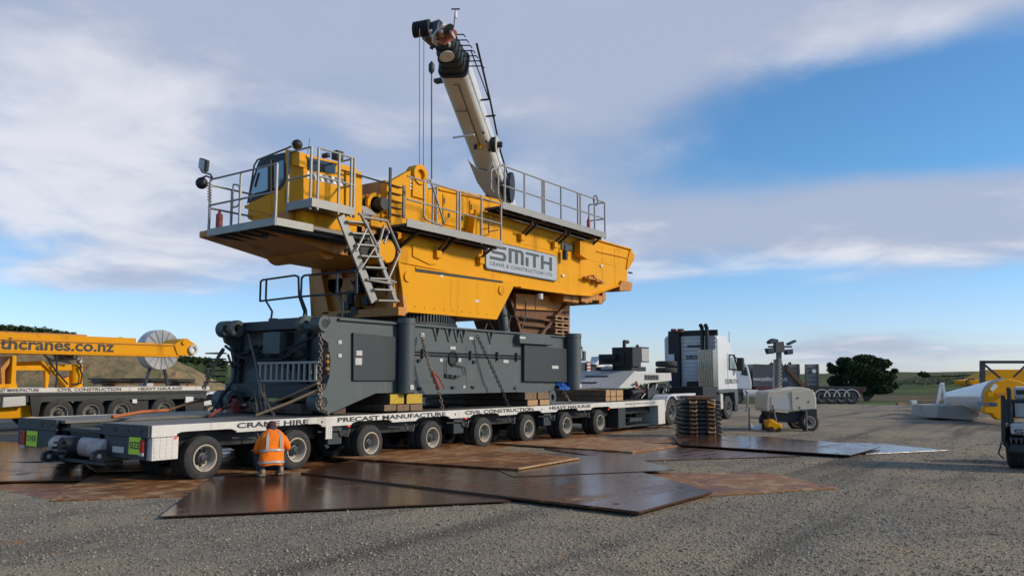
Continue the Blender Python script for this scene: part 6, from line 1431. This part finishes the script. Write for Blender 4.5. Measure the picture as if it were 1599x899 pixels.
# ------------------------------------------------------------------ left background: flat trailer carrying a lattice boom part
LV=16.0
ft_=thing('flatbed_trailer','dark flat trailer with lettered edge carrying the yellow boom behind on the left','trailer',(6,LV+1,0))
def lb(pxs,v0,v1,n,m,bev=.01,par=ft_,v=None): return MB().prism([S(x,y,v0 if v is None else v) for x,y in pxs],v0,v1).build(n,m,par,bev=bev)
z1_=S(160,604.5,LV)[1]; z0_=S(160,611,LV)[1]; ul=S(-160,610,LV)[0]; ur=S(327,608,LV)[0]
MB().box(ul,ur,LV,LV+2.5,z0_,z1_).build('deck_edge',WHT,ft_); MB().box(ul,ur-.1,LV+.02,LV+2.4,z0_-.32,z0_-.003).build('frame_rail',GRD,ft_); MB().box(ul,ur,LV-.02,LV+2.5,z0_-.10,z0_-.06).build('rub_rail',BLK,ft_)
th_=(z1_-z0_)*.75
for body,x0,x1 in (('PRECAST MANUFACTURE',-20,61),('CIVIL CONSTRUCTION',90,189),('HEAVY HAULAGE',216,284)):
    u0=S(x0,608,LV)[0];u1=S(x1,607,LV)[0]; text(body,(u0,LV-.004,z0_+.025),(1,0,0),(0,0,1),u1-u0,LTR,ft_,height=th_,bold=.02)
for x in (92,142,189,256):
    u=S(x,640,LV)[0]; wheel(ft_,(u,LV-.02,.56),'road',1,random.random()*6); wheel(ft_,(u,LV+.32,.56),'road',1,full=False); wheel(ft_,(u,LV+2.45,.56),'road',-1)
    wl=ft_.children[-3]
lb([(5,620),(40,618),(41,633),(4,636)],LV-.02,LV+.5,'side_locker',LGR,.02); lb([(-60,633),(56,631),(56,652),(-60,655)],LV+.3,LV+1.0,'spare_frame',YEL,.02)
lb([(47,618),(66,618),(60,650),(50,650)],LV-.05,LV+.05,'mud_flap',BLK,.0); lb([(205,622),(232,622),(232,650),(207,650)],LV+.1,LV+.6,'axle_box',BLK,.02)
lb([(288,616),(320,616),(318,650),(290,648)],LV+.1,LV+2.2,'landing_frame',BLK,.02); lb([(207,623),(214,623),(214,629),(207,629)],LV-.03,LV,'white_tag',LTW,0); lb([(290,619),(302,619),(302,628),(290,628)],LV-.03,LV+.05,'number_board',LTW,0)
# boom on it
bm_=thing('crane_boom','yellow crane boom with black web address lettering lying on the flat trailer','boom',(6,LV+1,z1_))
uA=S(-170,540,LV+.3)[0]; uB=S(279,543,LV+.3)[0]; zb0=S(160,552,LV+.3)[1]; zb1=S(160,532.5,LV+.3)[1]
box_=MB().box(uA,uB,LV+.3,LV+1.3,zb0,zb1).build('boom_box',YEL,bm_,bev=.02)
MB().box(uA,uB,LV+.26,LV+1.34,zb0-.06,zb0-.003).build('lower_flange',YEL,bm_,bev=.01); MB().box(uA,S(214,530,LV+.3)[0],LV+.35,LV+1.25,zb1+.003,zb1+.16).build('upper_rail',YEL,bm_,bev=.01); MB().box(uA,S(140,526,LV+.3)[0],LV+.5,LV+1.1,zb1+.163,zb1+.22).build('top_pipe',ORA,bm_)
MB().box(uA,uB,LV+.262,LV+.30,zb1-.08,zb1-.05).build('web_line',ORA,bm_)
en=lb([(272,538),(283,530),(292,528),(308,539),(309,549),(302,555),(278,555)],LV+.25,LV+1.35,'end_fork',YEL,.02,bm_)
q=S3(301.5,545.5,LV+.2); ring((q.x,LV+.15,q.z),(0,1,0),.19,.11,.12,'pin_eye',LGR,bm_); MB().cyl((q.x,LV+.22,q.z),(q.x,LV+.24,q.z),.115,n=16).build('eye_hole',LTW,bm_)
q=S3(288,534,LV+.2); MB().cyl((q.x,LV+.18,q.z),(q.x,LV+.3,q.z),.10,n=14).build('fork_pin',YEL,bm_)
u0=S(2,545,LV+.26)[0];u1=S(178,545,LV+.26)[0]; zt1=S(90,547.5,LV+.26)[1]
text('thcranes.co.nz',(S(0,545,LV+.26)[0],LV+.296,zt1),(1,0,0),(0,0,1),S(179,545,LV+.26)[0]-S(0,545,LV+.26)[0],LTR,bm_,height=.40,bold=.025)
text('smi',(S(-44,545,LV+.26)[0],LV+.296,zt1),(1,0,0),(0,0,1),S(-3,545,LV+.26)[0]-S(-44,545,LV+.26)[0],LTR,bm_,height=.36,bold=.025)
for x in (66,190): lb([(x-1.2,524 if x<100 else 526),(x+1.4,524 if x<100 else 526),(x+1.4,533),(x-1.2,533)],LV+.4,LV+.6,'lug',YEL,0,bm_)
lb([(-20,605),(-20,600),(26,599),(28,606)],LV+.2,LV+1.6,'cradle_base',YEL,.01,bm_); lb([(17,600),(20,555),(26,555),(25,600)],LV+.3,LV+1.5,'cradle_post',YEL,.01,bm_); lb([(3,600),(1,575),(16,558),(19,562),(8,578),(8,600)],LV+.4,LV+1.4,'cradle_brace',ORA,.01,bm_)
# yellow frame below
yf=thing('support_frame','yellow A-frame with upright cylinder and hoses standing under the boom on the flat trailer','frame',(7,LV+1,z1_))
lb([(24,571),(113,569),(113,578),(24,578)],LV+.5,LV+.8,'top_beam',YEL,.01,yf); lb([(26,565),(66,563),(66,570),(26,571)],LV+1.6,LV+1.8,'rear_beam',YEL,.01,yf)
lb([(71,578),(79,578),(75,605),(71,606)],LV+.5,LV+.7,'frame_leg',YEL,.01,yf); lb([(64,564),(68,564),(110,602),(104,604)],LV+.4,LV+.5,'brace',YEL,.01,yf); lb([(98,592),(112,586),(114,604),(98,606)],LV+.6,LV+1.0,'foot',YEL,.01,yf)
q=S3(118.5,605,LV+.6); q2=S3(118.5,569,LV+.6); MB().cyl(q,q2,.21,n=20).build('upright_cylinder',YEL,yf,smooth=40)
o=MB()
for pts in (((68,553),(80,562),(95,563),(110,566)),((88,553),(89,590),(87,606)),((72,556),(88,580),(106,600)),((94,553),(104,562),(118,560),(121,553)),((124,572),(128,585),(126,598),(112,600)),((126,560),(122,565),(127,572),(125,578))): o.tube([S3(x,y,LV+.3) for x,y in pts],.03,6)
o.build('hose',BLK,yf,smooth=50); lb([(122,560),(128,559),(129,565),(124,567)],LV+.3,LV+.5,'lamp',LGR,.01,yf); lb([(91,553),(115,552),(116,562),(94,562)],LV+.9,LV+1.3,'control_box',GRY,.01,yf)
# round white disc behind (cable reel)
dc=thing('cable_reel','large pale ribbed disc of a cable reel standing behind the boom end','reel',(S(254,580,LV+3.2)[0],LV+3.2,0))
q=S3(253,546,LV+3.0); dr_=q.z-S3(253,577.5,LV+3.0).z; d_=MB().lathe([(0,.02),(0,dr_*.97),(.1,dr_),(.55,dr_),(.6,dr_*.9),(.6,.02)],q,(0,1,0),48).build('reel_disc',WHT,dc,smooth=35)
o=MB()
for i in range(16): t=6.283*i/16; o.bar(q+Vector((.1*math.cos(t),-.01,.1*math.sin(t))),q+Vector((dr_*.98*math.cos(t),-.01,dr_*.98*math.sin(t))),.02,.05,up=(0,1,0))
o.build('disc_rib',LGR,dc)
[MB().bar((q.x+sx*.25,q.y+.3,q.z-dr_*.6),(q.x+sx*.9,q.y+.3,0),.10,.10).build('stand_leg',GRD,dc) for sx in (-1,1)]
# timber stacks behind
for i,(x0,x1,y0,y1,lab) in enumerate(((157,268,590,599,'long stack of dark timbers on the far bank side, left one'),(275,310,591,600,'short heap of dark timbers right of the long stack'))):
    v_=LV+4; a1=S(x0,y0,v_);a2=S(x1,y1,v_); t=thing('timber_stack',lab,'timber stack',(a1[0],v_,a2[1])); 
    for k in range(4): MB().box(a1[0]+.2*random.random(),a2[0]-.2*random.random(),v_+.25*(k%2),v_+.25*(k%2)+.9,a2[1]+(a1[1]-a2[1])*k/4,a2[1]+(a1[1]-a2[1])*(k+.9)/4).build('timber',BLK if k else RUS,t)
    MB().box(a1[0]+.6,a1[0]+.9,v_,v_+1,0,a2[1]).box(a2[0]-.9,a2[0]-.6,v_,v_+1,0,a2[1]).build('bearer',WDL,t)
o=MB(); a1=S(225,598,LV+3.5);a2=S(239,607,LV+3.5); o.box(a1[0],a2[0],LV+3.5,LV+3.8,a2[1]-.6,a1[1]); o=o.build('white_carton',LTW,org=(a1[0],LV+3.5,a2[1]-.6)); tag(o,'small white box seen above the flat trailer deck edge','box')
# white utility truck peeking behind
ut=thing('parked_utility','white utility vehicle half hidden behind the grey carbody corner','car',(S(335,630,LV+3)[0],LV+3,0))
UV=LV+1.5; lb([(300,634),(300,626),(312,623),(318,613),(352,611),(380,612),(384,634)],UV,UV+1.8,'body',WHC,.08,ut); lb([(321,622),(325,615),(346,614),(346,622)],UV-.02,UV-.001,'window',GLD,0,ut)
for x in (330,372): q=S(x,634,UV); wheel(ut,(q[0],UV-.02,.36),'small',1)
